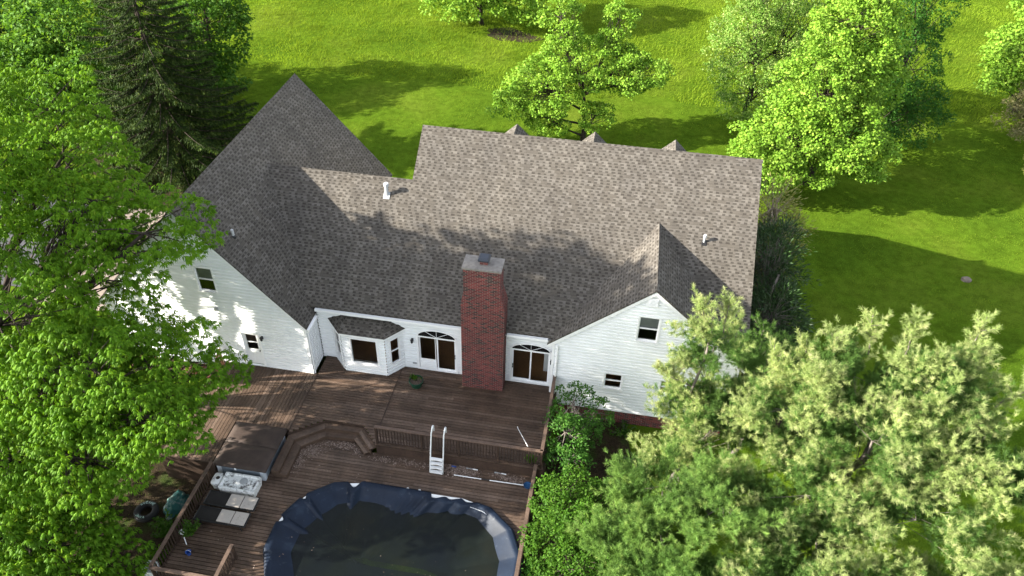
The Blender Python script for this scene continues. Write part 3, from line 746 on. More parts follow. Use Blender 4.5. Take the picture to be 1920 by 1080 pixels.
# stairs
B0 = [(-11.96, 18.39), (-11.96, 19.98), (-11.11, 20.69), (-9.80, 20.76), (-9.12, 20.09)]
B1 = [(-12.29, 18.39), (-12.29, 20.14), (-11.2, 20.98), (-9.66, 21.02), (-8.90, 20.22)]
B2 = [(-12.62, 18.39), (-12.62, 20.3), (-11.28, 21.27), (-9.52, 21.28), (-8.67, 20.36)]
def flight(A, B, zt, zb):
    m = MB()
    for i in range(4):
        # two boards per tread, split lengthwise with a small gap
        a0, a1, b0, b1 = map(np.array, (A[i], A[i+1], B[i], B[i+1]))
        for f0, f1 in ((-.06, .47), (.49, .98)):
            P = [a0+(b0-a0)*f0, a1+(b1-a1)*f0, a1+(b1-a1)*f1, a0+(b0-a0)*f1]
            d = (a1-a0)/np.linalg.norm(a1-a0)*.003
            P = [P[0]+d, P[1]-d, P[2]-d, P[3]+d]
            m.prism([tuple(p) for p in P][::-1] if False else [tuple(p) for p in P], zt-.035, zt)
    for i in range(4):
        m.bar((*A[i], (zt-.037+zb)/2), (*A[i+1], (zt-.037+zb)/2), .03, zt-.04-zb)
    a, b = A[0], B[0]; m.bar((a[0], a[1]+.02, (zt-.037+zb)/2), (b[0], b[1]+.02, (zt-.037+zb)/2), .03, zt-.04-zb)
    m.build('stair_step', MT['deck'], deck)
flight(B0, B1, -.36, ZL); flight(B1, B2, -.18, ZL)
m = MB()
for i in range(1, 4): m.bar((*B2[i], -.11), (*B2[i+1], -.11), .03, .14)
m.box(-8.66, -1.45, 20.325, 20.357, ZL+.004, -.037); m.box(-1.448, -1.41, 20.33, 24.85, GZ, 0.0); m.box(-1.778, -1.74, 12, 20.32, GZ, ZL); m.box(-15.02, -14.985, 12, 20.4, GZ, ZL)
m.box(-17.44, -17.41, 18.2, 23.9, GZ, 0); m.box(-17.4, -14.99, 18.16, 18.19, GZ, 0); m.box(-15.0, -12.62, 20.42, 20.455, ZL, -.037)
m.build('fascia', MT['rail'], deck)
# railings
def railing(a, b, z0, h, posts, nb, flat=.14, post_top=0):
    a = np.array(a, float); b = np.array(b, float); L = np.linalg.norm(b-a); d = (b-a)/L
    A = np.array((*a, z0+h-.02)); B = np.array((*b, z0+h-.02))
    m = MB(); m.bar(A, B, flat, .04)
    rl = m.build('railing', MT['railcap'], deck)
    m = MB(); D0 = np.array((*d*0, 0))
    m.bar(A-np.array((0, 0, .07)), B-np.array((0, 0, .07)), .04, .09); m.build('upper_rail', MT['rail'], rl)
    m = MB(); m.bar((*a, z0+.10), (*b, z0+.10), .04, .09); m.build('lower_rail', MT['rail'], rl)
    for s_ in posts:
        p = a+d*L*s_; m = MB(); m.obox((*p, z0+(h-.045)/2-.1), (d[0]*.045, d[1]*.045, 0), (-d[1]*.045, d[0]*.045, 0), (0, 0, (h-.045)/2+.1)); m.build('post', MT['rail'], rl)
    sd = np.array((-d[1], d[0]))*.038; base = None
    for k in range(nb):
        s_ = (k+.5)/nb
        if min(abs(s_-p) for p in posts)*L < .07: continue
        p = a+d*L*s_+sd
        if base is None:
            m = MB(); m.obox((*p, z0+.06+(h-.12)/2), (d[0]*.019, d[1]*.019, 0), (-d[1]*.019, d[0]*.019, 0), (0, 0, (h-.12)/2)); base = m.build('baluster', MT['rail'], rl); bp = p
        else:
            c = base.copy(); COL.objects.link(c); c.parent = rl; q = p-bp; c.location = (q[0], q[1], 0)
    return rl
railing((-8.66, 20.42), (-1.50, 20.42), 0, 1.12, (.006, .282, .506, .74, .994), 56)
railing((-1.54, 20.42), (-1.54, 24.80), 0, 1.12, (.01, .5, .985), 26)
railing((-1.74, 20.28), (-1.74, 12.0), ZL, .92, (.005, .25, .5, .75, .99), 50)
railing((-14.92, 17.98), (-14.92, 13.15), ZL, .92, (.01, .33, .66, .99), 32)
railing((-14.92, 13.12), (-12.46, 13.12), ZL, .92, (.03, .97), 16)
railing((-12.42, 13.20), (-12.42, 14.55), ZL, .92, (.03, .97), 9)
# cedar railing beside the side door
pl_ = railing((-17.2, 23.70), (-16.85, 22.6), 0, 1.0, (.03, .97), 5, .12)
pl_['label'] = 'orange cedar railing by the side door'
for o in [pl_]+list(pl_.children):
    o.data = o.data.copy(); o.data.materials[0] = MT['newwood']

# ------------------------------------------------------------------ pool
pool = thing('swimming_pool', 'oval above ground pool with white coping sunk in the lower deck', 'pool', (POOLC[0], POOLC[1], GZ))
N = 48
def ring(m, prof, n=64):
    k = len(m.v)
    for r_, z in prof:
        for i in range(n): x, y = stadium(i/n, r_); m.v.append((x, y, z))
    for p in range(len(prof)-1):
        for i in range(n): q = k+p*n; m.f.append((q+i, q+n+i, q+n+(i+1) % n, q+(i+1) % n))
m = MB(); ring(m, [(PR-.2, GZ+.02), (PR-.03, GZ+.02), (PR-.03, ZL+.06), (PR-.2, ZL+.06)]); m.build('pool_wall', MT['whiteplastic'], pool)
m = MB(); ring(m, [(PR-.20, ZL-.0), (PR+.03, ZL+.07), (PR+.04, ZL+.09), (PR+.02, ZL+.125), (PR-.10, ZL+.125), (PR-.20, ZL+.02)]); m.build('coping', MT['whiteplastic'], pool)
# tarp
NA, NR = 560, 46
T = np.arange(NA)/NA
rim = np.array([stadium(t, PR) for t in T]); inn = np.array([stadium(t, .12) for t in T])
dvec = inn-rim; dlen = np.linalg.norm(dvec, axis=1, keepdims=True); dvec /= dlen
X, Y = rim[:, 0], rim[:, 1]
def bumpf(x, c, w_): return np.exp(-((x-c)/w_)**2)
back = (Y > 18.3)
expo = back*(bumpf(X, -9.05, .22)*1.0+bumpf(X, -5.55, .28)*1.1+bumpf(X, -4.9, .30)*.85+bumpf(X, -4.25, .3)*.7)
expo += (X < -10)*(bumpf(Y, 17.53, .10)*.8+bumpf(Y, 16.38, .15)*.9)
# wall width of exposed tarp before the water line (by direction)
ang = np.arctan2(Y-POOLC[1], (X-POOLC[0])*.6)
widthf = .62+.55*bumpf(X, -11.5, 1.6)+.75*back*bumpf(X, -6.3, 1.0)+.15*bumpf(X, -1.9, 1.2)+.12*np.sin(3*ang+1)
widthf = widthf*.66
wr = np.zeros((NA, NR)); V = np.zeros((NA, NR, 3))
s = np.concatenate([[-.17, -.10, -.02], np.linspace(0.03, 1, NR-3)**1.25])
ph = rng.uniform(0, 6.28, (9,)); 
aidx = np.arange(NA)*2*np.pi/NA
for j in range(NR):
    if j < 3:
        d = s[j]*np.ones(NA); d = np.where(expo > .25, d+np.clip(expo, 0, 1)*.36, d)
        z = np.array({0: ZL+.02, 1: ZL+.145, 2: ZL+.155}[j]*np.ones(NA)) if j else np.where(expo > .25, ZL+.14, ZL+.0)
    else:
        off = np.where(expo > .25, np.clip(expo, 0, 1)*.36, 0)
        L_ = dlen[:, 0]-off; d = off+s[j]*L_
        fine = .006*np.sin(aidx*211+4*np.sin(aidx*7)+d*2)*np.exp(-((d-.35)/.25)**2)*(np.sin(aidx*3+1)**2)
        x_ = (d-off-.13)/widthf
        z = ZL+.155-.32*np.clip(x_, 0, 1)**.9-.25*np.clip(x_-1, 0, 3)
        fold = (np.sin(aidx*37+3*np.sin(aidx*4+d)+ph[0]+d*1.3)*.5+np.sin(aidx*61+ph[1]-d*2)*.35+np.sin(aidx*97+ph[2])*.3+np.sin(aidx*141+ph[3]+d*3)*.2)
        amp = .011*np.exp(-((x_-.5)/.4)**2)*np.clip(x_+.1, 0, 1)*(.25+1.3*np.sin(aidx*5+ph[4]+np.sin(aidx*3))**2)
        fan = back*bumpf(X, -5.9, 1.2)*.045*np.clip((d-.25)/.3, 0, 1)*np.sin((X+5.9)*17+d*1.5)*np.exp(-((d-.7)/.8)**2)
        z = z+fold*amp*.3+fan*.7+fine
    V[:, j, 0] = X+dvec[:, 0]*d; V[:, j, 1] = Y+dvec[:, 1]*d; V[:, j, 2] = z
F = []
ii = np.arange(NA)
for j in range(NR-1):
    F.append(np.stack([ii*NR+j, ii*NR+j+1, ((ii+1) % NA)*NR+j+1, ((ii+1) % NA)*NR+j], 1))
cover = np_mesh('pool_cover', V.reshape(-1, 3), 4, MT['tarp'], None, (POOLC[0], POOLC[1], ZL), True, np.concatenate(F))
tag(cover, 'dark blue sagging tarp drawn over the oval pool', 'pool cover')
ZW = ZL+.15-.335
m = MB(); pts = [stadium(i/72, PR-.28) for i in range(72)]; m.add([(x, y, ZW) for x, y in pts], [tuple(range(71, -1, -1))])
wt = m.build('water', MT['water']); tag(wt, kind='structure')

# litter (uncountable flakes)
def flakes(name, centers, n, size, z, mat, spread=None, kindlabel=None):
    P = []
    for (x, y, rx, ry, k) in centers:
        q = rng.normal(size=(int(n*k), 2))*(rx, ry)+(x, y); P.append(q)
    P = np.concatenate(P); n_ = len(P); a = rng.uniform(0, 6.28, n_); L_ = rng.uniform(.5, 1.3, n_)*size
    C_ = np.stack([P[:, 0], P[:, 1], z+rng.uniform(.004, .03, n_)], 1)
    u = np.stack([np.cos(a), np.sin(a), rng.uniform(-.4, .4, n_)], 1)*L_[:, None]; v_ = np.stack([-np.sin(a), np.cos(a), rng.uniform(-.5, .5, n_)], 1)*L_[:, None]*.55
    V = np.stack([C_-u, C_+v_, C_+u, C_-v_], 1).reshape(-1, 3)
    V[:, 2] = np.maximum(V[:, 2], z+.003)
    o = np_mesh(name, V, 4, MT[mat], None); tag(o, kindlabel, None, None, 'stuff'); o['category'] = 'litter'; return o
flakes('leaf_litter', [(-11.35, 20.0, .25, .18, 1.0), (-11.75, 19.3, .12, .35, .6), (-10.3, 20.45, .5, .1, .9), (-9.5, 20.2, .1, .1, .2), (-8.3, 20.05, .3, .09, .5), (-7.0, 20.08, .5, .1, .6), (-5.0, 20.12, .42, .15, 2.2), (-4.7, 20.0, .3, .13, 1.2), (-3.2, 20.15, .18, .06, .3), (-2.75, 20.05, .3, .1, .9), (-12.5, 14.5, 1.3, 1.2, .12), (-9, 19.2, 3, .5, .12)], 420, .033, ZL, 'litter', None, 'pale dry leaf litter along the foot of the deck steps')
flakes('floating_leaves', [(-4.6, 14.6, .6, .5, .25), (-7, 15.6, 1.6, .9, .12), (-9.5, 15.6, .6, .6, .06)], 120, .018, ZW, 'litter', None, 'small pale leaves floating on the pool water')

# ------------------------------------------------------------------ things on the deck
tub = thing('hot_tub', 'square hot tub with brown padded cover beside the deck steps', 'hot tub', (-13.78, 19.2, ZL))
m = MB(); m.box(-14.80, -12.78, 18.10, 20.22, ZL+.005, .13)
m.build('cabinet', MT['tubside'], tub)
m = MB()
for k in range(5):
    z = ZL+.06+k*.13; m.box(-14.62, -12.96, 18.092, 18.098, z, z+.11); m.box(-12.778, -12.772, 18.3, 20.05, z, z+.11)
m.build('cabinet_panel', MT['tubside'], tub)
m = MB()
for (cx, cy) in ((-12.86, 18.16), (-14.74, 18.16), (-12.86, 20.16)): MB().box(cx-.09, cx+.10, cy-.08, cy+.08, ZL+.01, .10).build('corner_trim', MT['tubtrim'], tub)
m = MB()
for ya, yb in ((18.0, 19.165), (19.185, 20.33)):
    n = 10
    xs = np.linspace(-14.93, -12.62, n); ys = np.linspace(ya, yb, 6); k0 = len(m.v)
    for j, y in enumerate(ys):
        for i, x in enumerate(xs):
            edge = min(1, min(x+14.93, -12.62-x)/.1, (y-18.0)/.1 if ya < 18.5 else (20.33-y)/.1)
            m.v.append((x, y, .20+.05*max(0, edge)+random.uniform(-.004, .004)))
    for j in range(5):
        for i in range(n-1): q = k0+j*n+i; m.f.append((q, q+1, q+n+1, q+n))
    # skirt
    bo = [k0+i for i in range(n)]+[k0+j*n+n-1 for j in range(1, 6)]+[k0+5*n+i for i in range(n-2, -1, -1)]+[k0+j*n for j in range(4, 0, -1)]
    k1 = len(m.v)
    for b in bo: x, y, z = m.v[b]; m.v.append((x, y, .11))
    for i in range(len(bo)): j = (i+1) % len(bo); m.f.append((bo[i], k1+i, k1+j, bo[j]))
m.build('cover', MT['tubcover'], tub, True)
MB().box(-13.98, -13.90, 17.975, 17.995, .03, .13).build('cover_strap', MT['whiteplastic'], tub)

def open_tray(name, x0, x1, y0, y1, z0, z1, wall, depth, taper, mat, parent):
    t = taper; m = MB()
    o0 = [(x0+t, y0+t), (x1-t, y0+t), (x1-t, y1-t), (x0+t, y1-t)]; o1 = [(x0, y0), (x1, y0), (x1, y1), (x0, y1)]
    i1 = [(x0+wall, y0+wall), (x1-wall, y0+wall), (x1-wall, y1-wall), (x0+wall, y1-wall)]; w2 = wall+.03
    i0 = [(x0+w2, y0+w2), (x1-w2, y0+w2), (x1-w2, y1-w2), (x0+w2, y1-w2)]
    m.v = [(*p, z0) for p in o0]+[(*p, z1) for p in o1]+[(*p, z1) for p in i1]+[(*p, z1-depth) for p in i0]
    for k in range(3):
        for j in range(4): a = k*4+j; b = k*4+(j+1) % 4; m.f.append((a, b, b+4, a+4))
    m.f += [(3, 2, 1, 0), (12, 13, 14, 15)]
    return m.build(name, mat, parent)
chest = thing('storage_chest', 'big grimy white plastic chest with a sunken dirty lid beside the hot tub', 'chest', (-13.6, 17.5, ZL))
open_tray('chest_body', -14.33, -12.80, 17.13, 17.92, ZL+.004, -.08, .07, .05, .05, MT['dirtywhite'], chest)
MB().add([(-14.22, 17.24, -.128), (-12.91, 17.24, -.128), (-12.91, 17.81, -.128), (-14.22, 17.81, -.128)], [(0, 1, 2, 3)]).build('lid_grime', MT['dirtygrime'], chest)
m = MB(); m.lathe([(.0, 0), (.17, 0), (.16, .012), (0, .012)], (-13.45, 17.62, -.126), 14); m.build('grey_rag', MT['flash'], chest)
cool = thing('drinks_cooler', 'small stained white cooler with a dark hole in its lid by the rail', 'cooler', (-14.6, 17.55, ZL))
m = MB()
k0 = 0; N = 28
for z, sx, sy in ((ZL+.004, .15, .24), (ZL+.30, .17, .27), (-.21, .19, .29), (-.15, .19, .29), (-.13, .175, .275)):
    for i in range(N):
        t = 2*math.pi*i/N; c_, s_ = math.cos(t), math.sin(t); m.v.append((-14.59+sx*math.copysign(abs(c_)**.45, c_), 17.57+sy*math.copysign(abs(s_)**.45, s_), z))
for p in range(4):
    for i in range(N): q = p*N; m.f.append((q+i, q+(i+1) % N, q+N+(i+1) % N, q+N+i))
m.f.append(tuple(4*N+i for i in range(N)))
m.build('cooler_body', MT['dirtywhite'], cool, True)
MB().lathe([(0, 0), (.085, 0), (.08, .006), (0, .006)], (-14.56, 17.6, -.129), 14).build('lid_hole', MT['barkdark'], cool)

def lounge(yc, dx, label):
    t = thing('sun_lounger', label, 'sun lounger', (-13.5+dx, yc, ZL), 'dark framed loungers by the rail')
    z = ZL+.30; xa, xb = -14.62+dx, -12.52+dx; w_ = .31; B = -13.72+dx
    m = MB()
    for sg in (-1, 1):
        m.tube([(xa, yc+sg*w_, z+.02), (B, yc+sg*w_, z), (xb, yc+sg*w_, z)], .022, 8)
    m.tube([(xa, yc-w_, z+.02), (xa, yc+w_, z+.02)], .022, 8); m.tube([(xb, yc-w_, z), (xb, yc+w_, z)], .022, 8); m.tube([(B, yc-w_, z), (B, yc+w_, z)], .018, 8)
    m.build('frame', MT['black'], t)
    for x in (xa+.25, xb-.2):
        for sg in (-1, 1): m = MB(); m.tube([(x, yc+sg*w_, z), (x+.05, yc+sg*w_, ZL+.004)], .02, 8); m.build('leg', MT['black'], t)
    m = MB(); m.bar((xa+.03, yc-w_-.05, z+.10), (B+.55, yc-w_-.05, z+.07), .055, .03); m.tube([(xa+.5, yc-w_-.05, z+.08), (xa+.5, yc-w_, z)], .015, 6); m.tube([(B+.4, yc-w_-.05, z+.06), (B+.4, yc-w_, z)], .015, 6); m.build('armrest', MT['black'], t)
    m = MB(); m.add([(xa+.02, yc-w_+.01, z+.015), (B, yc-w_+.01, z-.0), (B, yc+w_-.01, z-.0), (xa+.02, yc+w_-.01, z+.015)], [(0, 1, 2, 3)]); m.add([(B, yc-w_+.01, z), (xb-.02, yc-w_+.01, z), (xb-.02, yc+w_-.01, z), (B, yc+w_-.01, z)], [(0, 1, 2, 3)]); m.build('sling', MT['sling'], t)
    for a, b in ((B+.02, B+.585), (B+.61, xb-.03)):
        m = MB(); m.box(a, b, yc-w_+.03, yc+w_-.02, z+.02, z+.065)
        o = m.build('cushion', MT['cushion'], t)
        bv = o.modifiers.new('bevel', 'BEVEL'); bv.width = .018; bv.segments = 2
lounge(16.72, .0, 'dark sun lounger with pale cushions, the one nearest the white chest')
lounge(15.97, -.05, 'dark sun lounger with pale cushions, the one farther from the white chest')

lad = thing('pool_ladder', 'white pool ladder leaning on the deck railing', 'ladder', (-5.9, 19.9, ZL))
def stile(x, dx):
    f = np.array((x, 19.78, ZL+.005)); tp = np.array((x+dx, 20.22, 1.45))
    P = [f, f+(tp-f)*.5, tp]
    for a in np.linspace(25, 170, 7):
        P.append(np.array((tp[0]+.02, tp[1]+.16-.16*math.cos(R(a)), tp[2]+.02+.22*math.sin(R(a)))))
    P.append(np.array((tp[0]+.02, tp[1]+.325, tp[2]-.2)))
    m = MB(); m.tube(P, .030, 8); m.build('stile', MT['whiteplastic'], lad, True)
stile(-6.17, .03); stile(-5.61, -.0)
for k, zz in enumerate((.02, .235, .45, .665)):
    f = zz/2.0; y = 19.78+.44*f; z = ZL+.05+zz; N = 8; m = MB()
    top = [(-6.15+i*.53/N, z+.06) for i in range(N+1)]; bot = [(-5.62-i*.53/N, z-.06+.055*math.sin(math.pi*i/N)) for i in range(N+1)]
    if k == 0: bot = [(-5.62, z-.045), (-6.15, z-.045)]
    m.yprism(bot+top, y-.06, y+.05); m.build('rung', MT['whiteplastic'], lad)

pole = thing('skimmer_pole', 'long white skimmer pole with a blue net lying on the lower deck', 'pool skimmer', (-3.6, 19.8, ZL))
m = MB(); m.tube([(-5.13, 19.80, ZL+.03), (-3.95, 19.80, ZL+.03)], .021, 8); m.tube([(-3.6, 19.80, ZL+.03), (-2.15, 19.82, ZL+.03)], .021, 8); m.build('pole', MT['whiteplastic'], pole)
m = MB(); m.tube([(-3.95, 19.80, ZL+.03), (-3.6, 19.80, ZL+.03)], .026, 8); m.build('grip', MT['black'], pole)
m = MB(); m.lathe([(0, .012), (.12, .01), (.17, .03), (.18, .06), (.16, .06), (.10, .03), (0, .025)], (-1.98, 19.83, ZL), 14); m.build('net', MT['bluenet'], pole)
rod = thing('hook_rod', 'thin white hooked rod leaning on the corner of the deck railing', 'rod', (-2.8, 22.35, 0))
m = MB(); m.tube([(-2.85, 22.42, .06), (-2.81, 22.35, .015), (-2.15, 20.55, 1.13)], .016, 8); m.build('rod', MT['whiteplastic'], rod)
for (x, y, mt, nm, lb) in ((-5.23, 20.22, 'blueplastic', 'brush_head', 'small blue brush head lying by the deck fascia'),):
    t = thing(nm, lb, 'brush', (x, y, ZL)); m = MB(); m.box(x-.1, x+.1, y-.025, y+.025, ZL+.02, ZL+.06); m.build('brush_back', MT[mt], t)
    m = MB(); m.box(x-.09, x+.09, y-.02, y+.02, ZL+.003, ZL+.02); m.build('bristles', MT['black'], t)
for (x, lb) in ((-4.38, 'short white handled tool by the deck fascia, nearer the ladder'), (-3.15, 'short white handled tool by the deck fascia, farther from the ladder')):
    t = thing('hand_tool', lb, 'tool', (x, 20.24, ZL), 'white handled tools')
    m = MB(); m.tube([(x-.02, 20.24, ZL+.03), (x+.19, 20.23, ZL+.03)], .022, 8); m.build('handle', MT['whiteplastic'], t)
    m = MB(); m.tube([(x-.26, 20.25, ZL+.025), (x-.02, 20.24, ZL+.03)], .014, 6); m.box(x-.32, x-.25, 20.22, 20.28, ZL+.01, ZL+.03); m.build('blade', MT['flash'], t)
for x, lb in ((-6.86, 'left one of the two white ladder sockets in the deck boards'), (-6.36, 'right one of the two white ladder sockets in the deck boards')):
    t = thing('ladder_socket', lb, 'socket', (x, 18.78, ZL), 'ladder sockets at the pool edge')
    m = MB(); m.lathe([(.055, .003), (.055, .03), (.04, .035), (.03, .035), (.028, .012)], (x, 18.78, ZL), 14); m.build('collar', MT['whiteplastic'], t)

# leaf geometry ---------------------------------------------------------------------------------
def leaf_faces(C_, D, Nn, L_, W_, fold=.25):
    """C_ base points, D long axis, Nn approx normal -> quads"""
    D = nrm(D); S = nrm(np.cross(D, Nn)); Nn = np.cross(S, D)
    L_ = np.asarray(L_)[:, None]*np.ones((len(C_), 1)); W_ = np.asarray(W_)[:, None]*np.ones((len(C_), 1))
    mid = C_+D*L_*.45+Nn*W_*fold
    a = C_; b = mid+S*W_*.5; c = C_+D*L_-Nn*L_*.12; d = mid-S*W_*.5
    return np.stack([a, b, c, d], 1)
def full(n, v): return np.full(n, v)

pt = thing('potted_plant', 'dark green tub with a small leafy plant on the upper deck', 'potted plant', (-7.86, 24.05, 0))
m = MB(); m.lathe([(.24, .004), (.30, .30), (.335, .30), (.335, .36), (.31, .36), (.30, .30), (.0, .295)], (-7.86, 24.05, 0), 24); m.build('pot', MT['potgreen'], pt)
m = MB(); m.lathe([(.295, .30), (.2, .325), (.05, .335)], (-7.86, 24.05, 0), 18); m.build('soil', MT['potsoil'], pt)
n = 46; a = rng.uniform(0, 6.28, n); D = np.stack([np.cos(a)*.5, np.sin(a)*.5, rng.uniform(.6, 1.6, n)], 1)
C_ = np.array((-7.95, 24.1, .33))+rng.normal(size=(n, 3))*(.09, .07, .03); C_[:, 2] = np.abs(C_[:, 2]-.33)+.33
np_mesh('leaves', leaf_faces(C_, D, rdir(n), rng.uniform(.16, .34, n), full(n, .05)).reshape(-1, 3), 4, MT['l_shrub'], pt)

tyre = thing('old_tyre', 'black tyre with pale sidewall marks lying on soil left of the deck', 'tyre', (-17.35, 16.3, GZ))
m = MB(); prof = []
for k in range(17):
    t = 2*math.pi*k/16; prof.append((.36+.13*math.copysign(abs(math.cos(t))**.7, math.cos(t)), .12+.115*math.copysign(abs(math.sin(t))**.7, math.sin(t))))
k0 = 0; N = 40
for r_, z in prof:
    for j in range(N): t = 2*math.pi*j/N; m.v.append((-17.35+r_*math.cos(t), 16.3+r_*math.sin(t), GZ+.01+z))
for i in range(16):
    for j in range(N): q = i*N; m.f.append((q+j, q+(j+1) % N, q+N+(j+1) % N, q+N+j))
m.build('tread', MT['rubber'], tyre, True)
m = MB(); strokes = {0: [((0, 0), (.5, 1)), ((.5, 1), (1, 0))], 1: [((0, 1), (.5, 0)), ((.5, 0), (1, 1))], 2: [((0, 0), (0, 1)), ((0, 1), (1, 1)), ((0, .5), (.8, .5)), ((0, 0), (1, 0))], 3: [((0, 0), (0, 1)), ((0, 1), (.5, .4)), ((.5, .4), (1, 1)), ((1, 1), (1, 0))]}
for start, seq in ((150, (0, 1, 2, 0, 3, 2)), (-70, (1, 0, 3, 2))):
    for i, ch_ in enumerate(seq):
        a0 = start-i*17
        for (p, q) in strokes[ch_]:
            P = []
            for (u_, v_) in (p, q):
                t = R(a0-u_*11); r_ = .315+.10*v_; P.append((-17.35+r_*math.cos(t), 16.3+r_*math.sin(t), GZ+.252))
            m.bar(P[0], P[1], .022, .008)
m.build('sidewall_marks', MT['tyrelet'], tyre)
# teal tarp heap
m = MB(); N = 22
for j in range(8):
    for i in range(N):
        t = 2*math.pi*i/N; r_ = (1-(j/8)**1.5); k = 1+.18*math.sin(3*t+j)+.1*math.sin(7*t)
        m.v.append((-16.35+.62*r_*k*math.cos(t)*.75, 16.9+.62*r_*k*math.sin(t), GZ+.01+.34*math.sin(j/7*1.57)+.03*math.sin(5*t+j*2)*(j > 0)))
for j in range(7):
    for i in range(N): q = j*N; m.f.append((q+i, q+(i+1) % N, q+N+(i+1) % N, q+N+i))
m.f.append(tuple(7*N+i for i in range(N)))
tag(m.build('tarp_heap', MT['tealtarp'], None, True, None, (-16.35, 16.9, GZ)), 'crumpled teal tarp heap on the soil beside the tyre', 'tarp')
sc_ = thing('garden_scoop', 'small white scoop resting against the left deck rail', 'scoop', (-14.6, 14.9, ZL))
m = MB(); m.lathe([(.02, 0), (.09, .02), (.10, .10), (.08, .10), (.05, .03)], (-14.80, 15.0, ZL+.30), 12); m.build('scoop_bowl', MT['whiteplastic'], sc_)
m = MB(); m.tube([(-14.74, 14.95, ZL+.34), (-14.55, 14.72, ZL+.005)], .018, 6); m.build('scoop_handle', MT['whiteplastic'], sc_)
bn = thing('plastic_bin', 'white plastic bin standing outside the corner of the deck rail', 'bin', (-15.3, 13.5, GZ))
open_tray('bin_body', -15.55, -15.08, 13.25, 13.75, GZ+.004, -.35, .03, .3, .05, MT['dirtywhite'], bn)
to = thing('toy_bucket', 'little blue bucket by the left deck rail', 'bucket', (-14.25, 14.35, ZL))
m = MB(); m.lathe([(.07, .003), (.10, .17), (.11, .17), (.11, .185), (.09, .18), (.065, .02)], (-14.25, 14.35, ZL), 14); m.build('bucket_body', MT['blueplastic'], to)
m = MB(); m.tube([(-14.25+.1*math.cos(a), 14.35, ZL+.18+.1*math.sin(a)) for a in np.linspace(0, math.pi, 8)], .006, 5); m.build('bucket_handle', MT['whiteplastic'], to)
# rock on the lawn
m = MB(); N = 12
for j in range(6):
    for i in range(N):
        t = 2*math.pi*i/N; r_ = math.cos(j/5*1.45)**.6; k = 1+random.uniform(-.14, .14)
        m.v.append((21.2+.30*r_*k*math.cos(t), 39.7+.24*r_*k*math.sin(t), GZ-.03+.22*math.sin(j/5*1.45)*(1+.12*math.sin(t))))
for j in range(5):
    for i in range(N): q = j*N; m.f.append((q+i, q+(i+1) % N, q+N+(i+1) % N, q+N+i))
m.f.append(tuple(5*N+i for i in range(N)))
tag(m.build('rock', MT['stone'], None, False, None, (21.2, 39.7, GZ)), 'lone grey rock on the right hand lawn', 'rock')

# ------------------------------------------------------------------ trees
def curve(a, b, sag, n=5):
    a = np.array(a, float); b = np.array(b, float); t = np.linspace(0, 1, n)[:, None]
    P = a*(1-t)+b*t; P[:, 2] += sag*4*(t[:, 0]*(1-t[:, 0])); P[1:-1] += rng.normal(size=(n-2, 3))*.02*np.linalg.norm(b-a); return P
def sample_clusters(blobs, total, inner=.25, minz=None, upb=.25):
    areas = np.array([(r[0]*r[1]+r[1]*r[2]+r[0]*r[2]) for c, r in blobs]); areas = areas*np.array([2.0 if c[2] > 13 else 1.0 for c, r in blobs]); cnt = np.round(total*areas/areas.sum()).astype(int)
    P = []; O = []; Bi = []
    for bi, ((c, r), n) in enumerate(zip(blobs, cnt)):
        d = rdir(int(n*1.9)); d[:, 2] += upb*rng.random(len(d)); d = nrm(d)
        k = np.where(rng.random(len(d)) < inner, rng.uniform(.35, .8, len(d)), rng.uniform(.82, 1.06, len(d)))
        lump = 1+.10*np.sin(d[:, 0]*5+bi)*np.sin(d[:, 1]*6+bi*2)+.06*np.sin(d[:, 2]*9)
        p = np.array(c)+d*np.array(r)*(k*lump)[:, None]
        keep = np.ones(len(p), bool)
        for bj, (c2, r2) in enumerate(blobs):
            if bj != bi: keep &= (np.linalg.norm((p-np.array(c2))/np.array(r2), axis=1) > .72)
        p, d = p[keep][:n], d[keep][:n]
        P.append(p); O.append(d); Bi += [bi]*len(p)
    P = np.concatenate(P); O = np.concatenate(O); Bi = np.array(Bi)
    if minz is not None: k = P[:, 2] > minz; P, O, Bi = P[k], O[k], Bi[k]
    return P, O, Bi
def skeleton(m, base, top, blobs, P, Bi, r0, twig=.02, twigfrac=.6, tk=.10):
    base = np.array(base, float); top = np.array(top, float)
    tp = curve(base, top, 0, 7); tr = np.linspace(r0, r0*.35, 7); tr[0] *= 1.25; m.tube(tp, tr, 9)
    for bi, (c, r) in enumerate(blobs):
        c = np.array(c, float)
        f = np.clip((c[2]-base[2])/(top[2]-base[2])-.35, .12, .8)*6; i = int(f); st = tp[i]*(1-(f-i))+tp[min(i+1, 6)]*(f-i)
        lp = curve(st, c+np.array((0, 0, r[2]*.2)), -.05*np.linalg.norm(c-st), 6); m.tube(lp, np.linspace(r0*.45, r0*.14, 6), 7)
        for p in P[Bi == bi]:
            if rng.random() > twigfrac: continue
            j = rng.integers(2, 6); tw = curve(lp[j], p, .05*np.linalg.norm(p-lp[j]), 4); m.tube(tw, np.linspace(max(twig*1.8, r0*tk), twig*.5, 4), 4, False)
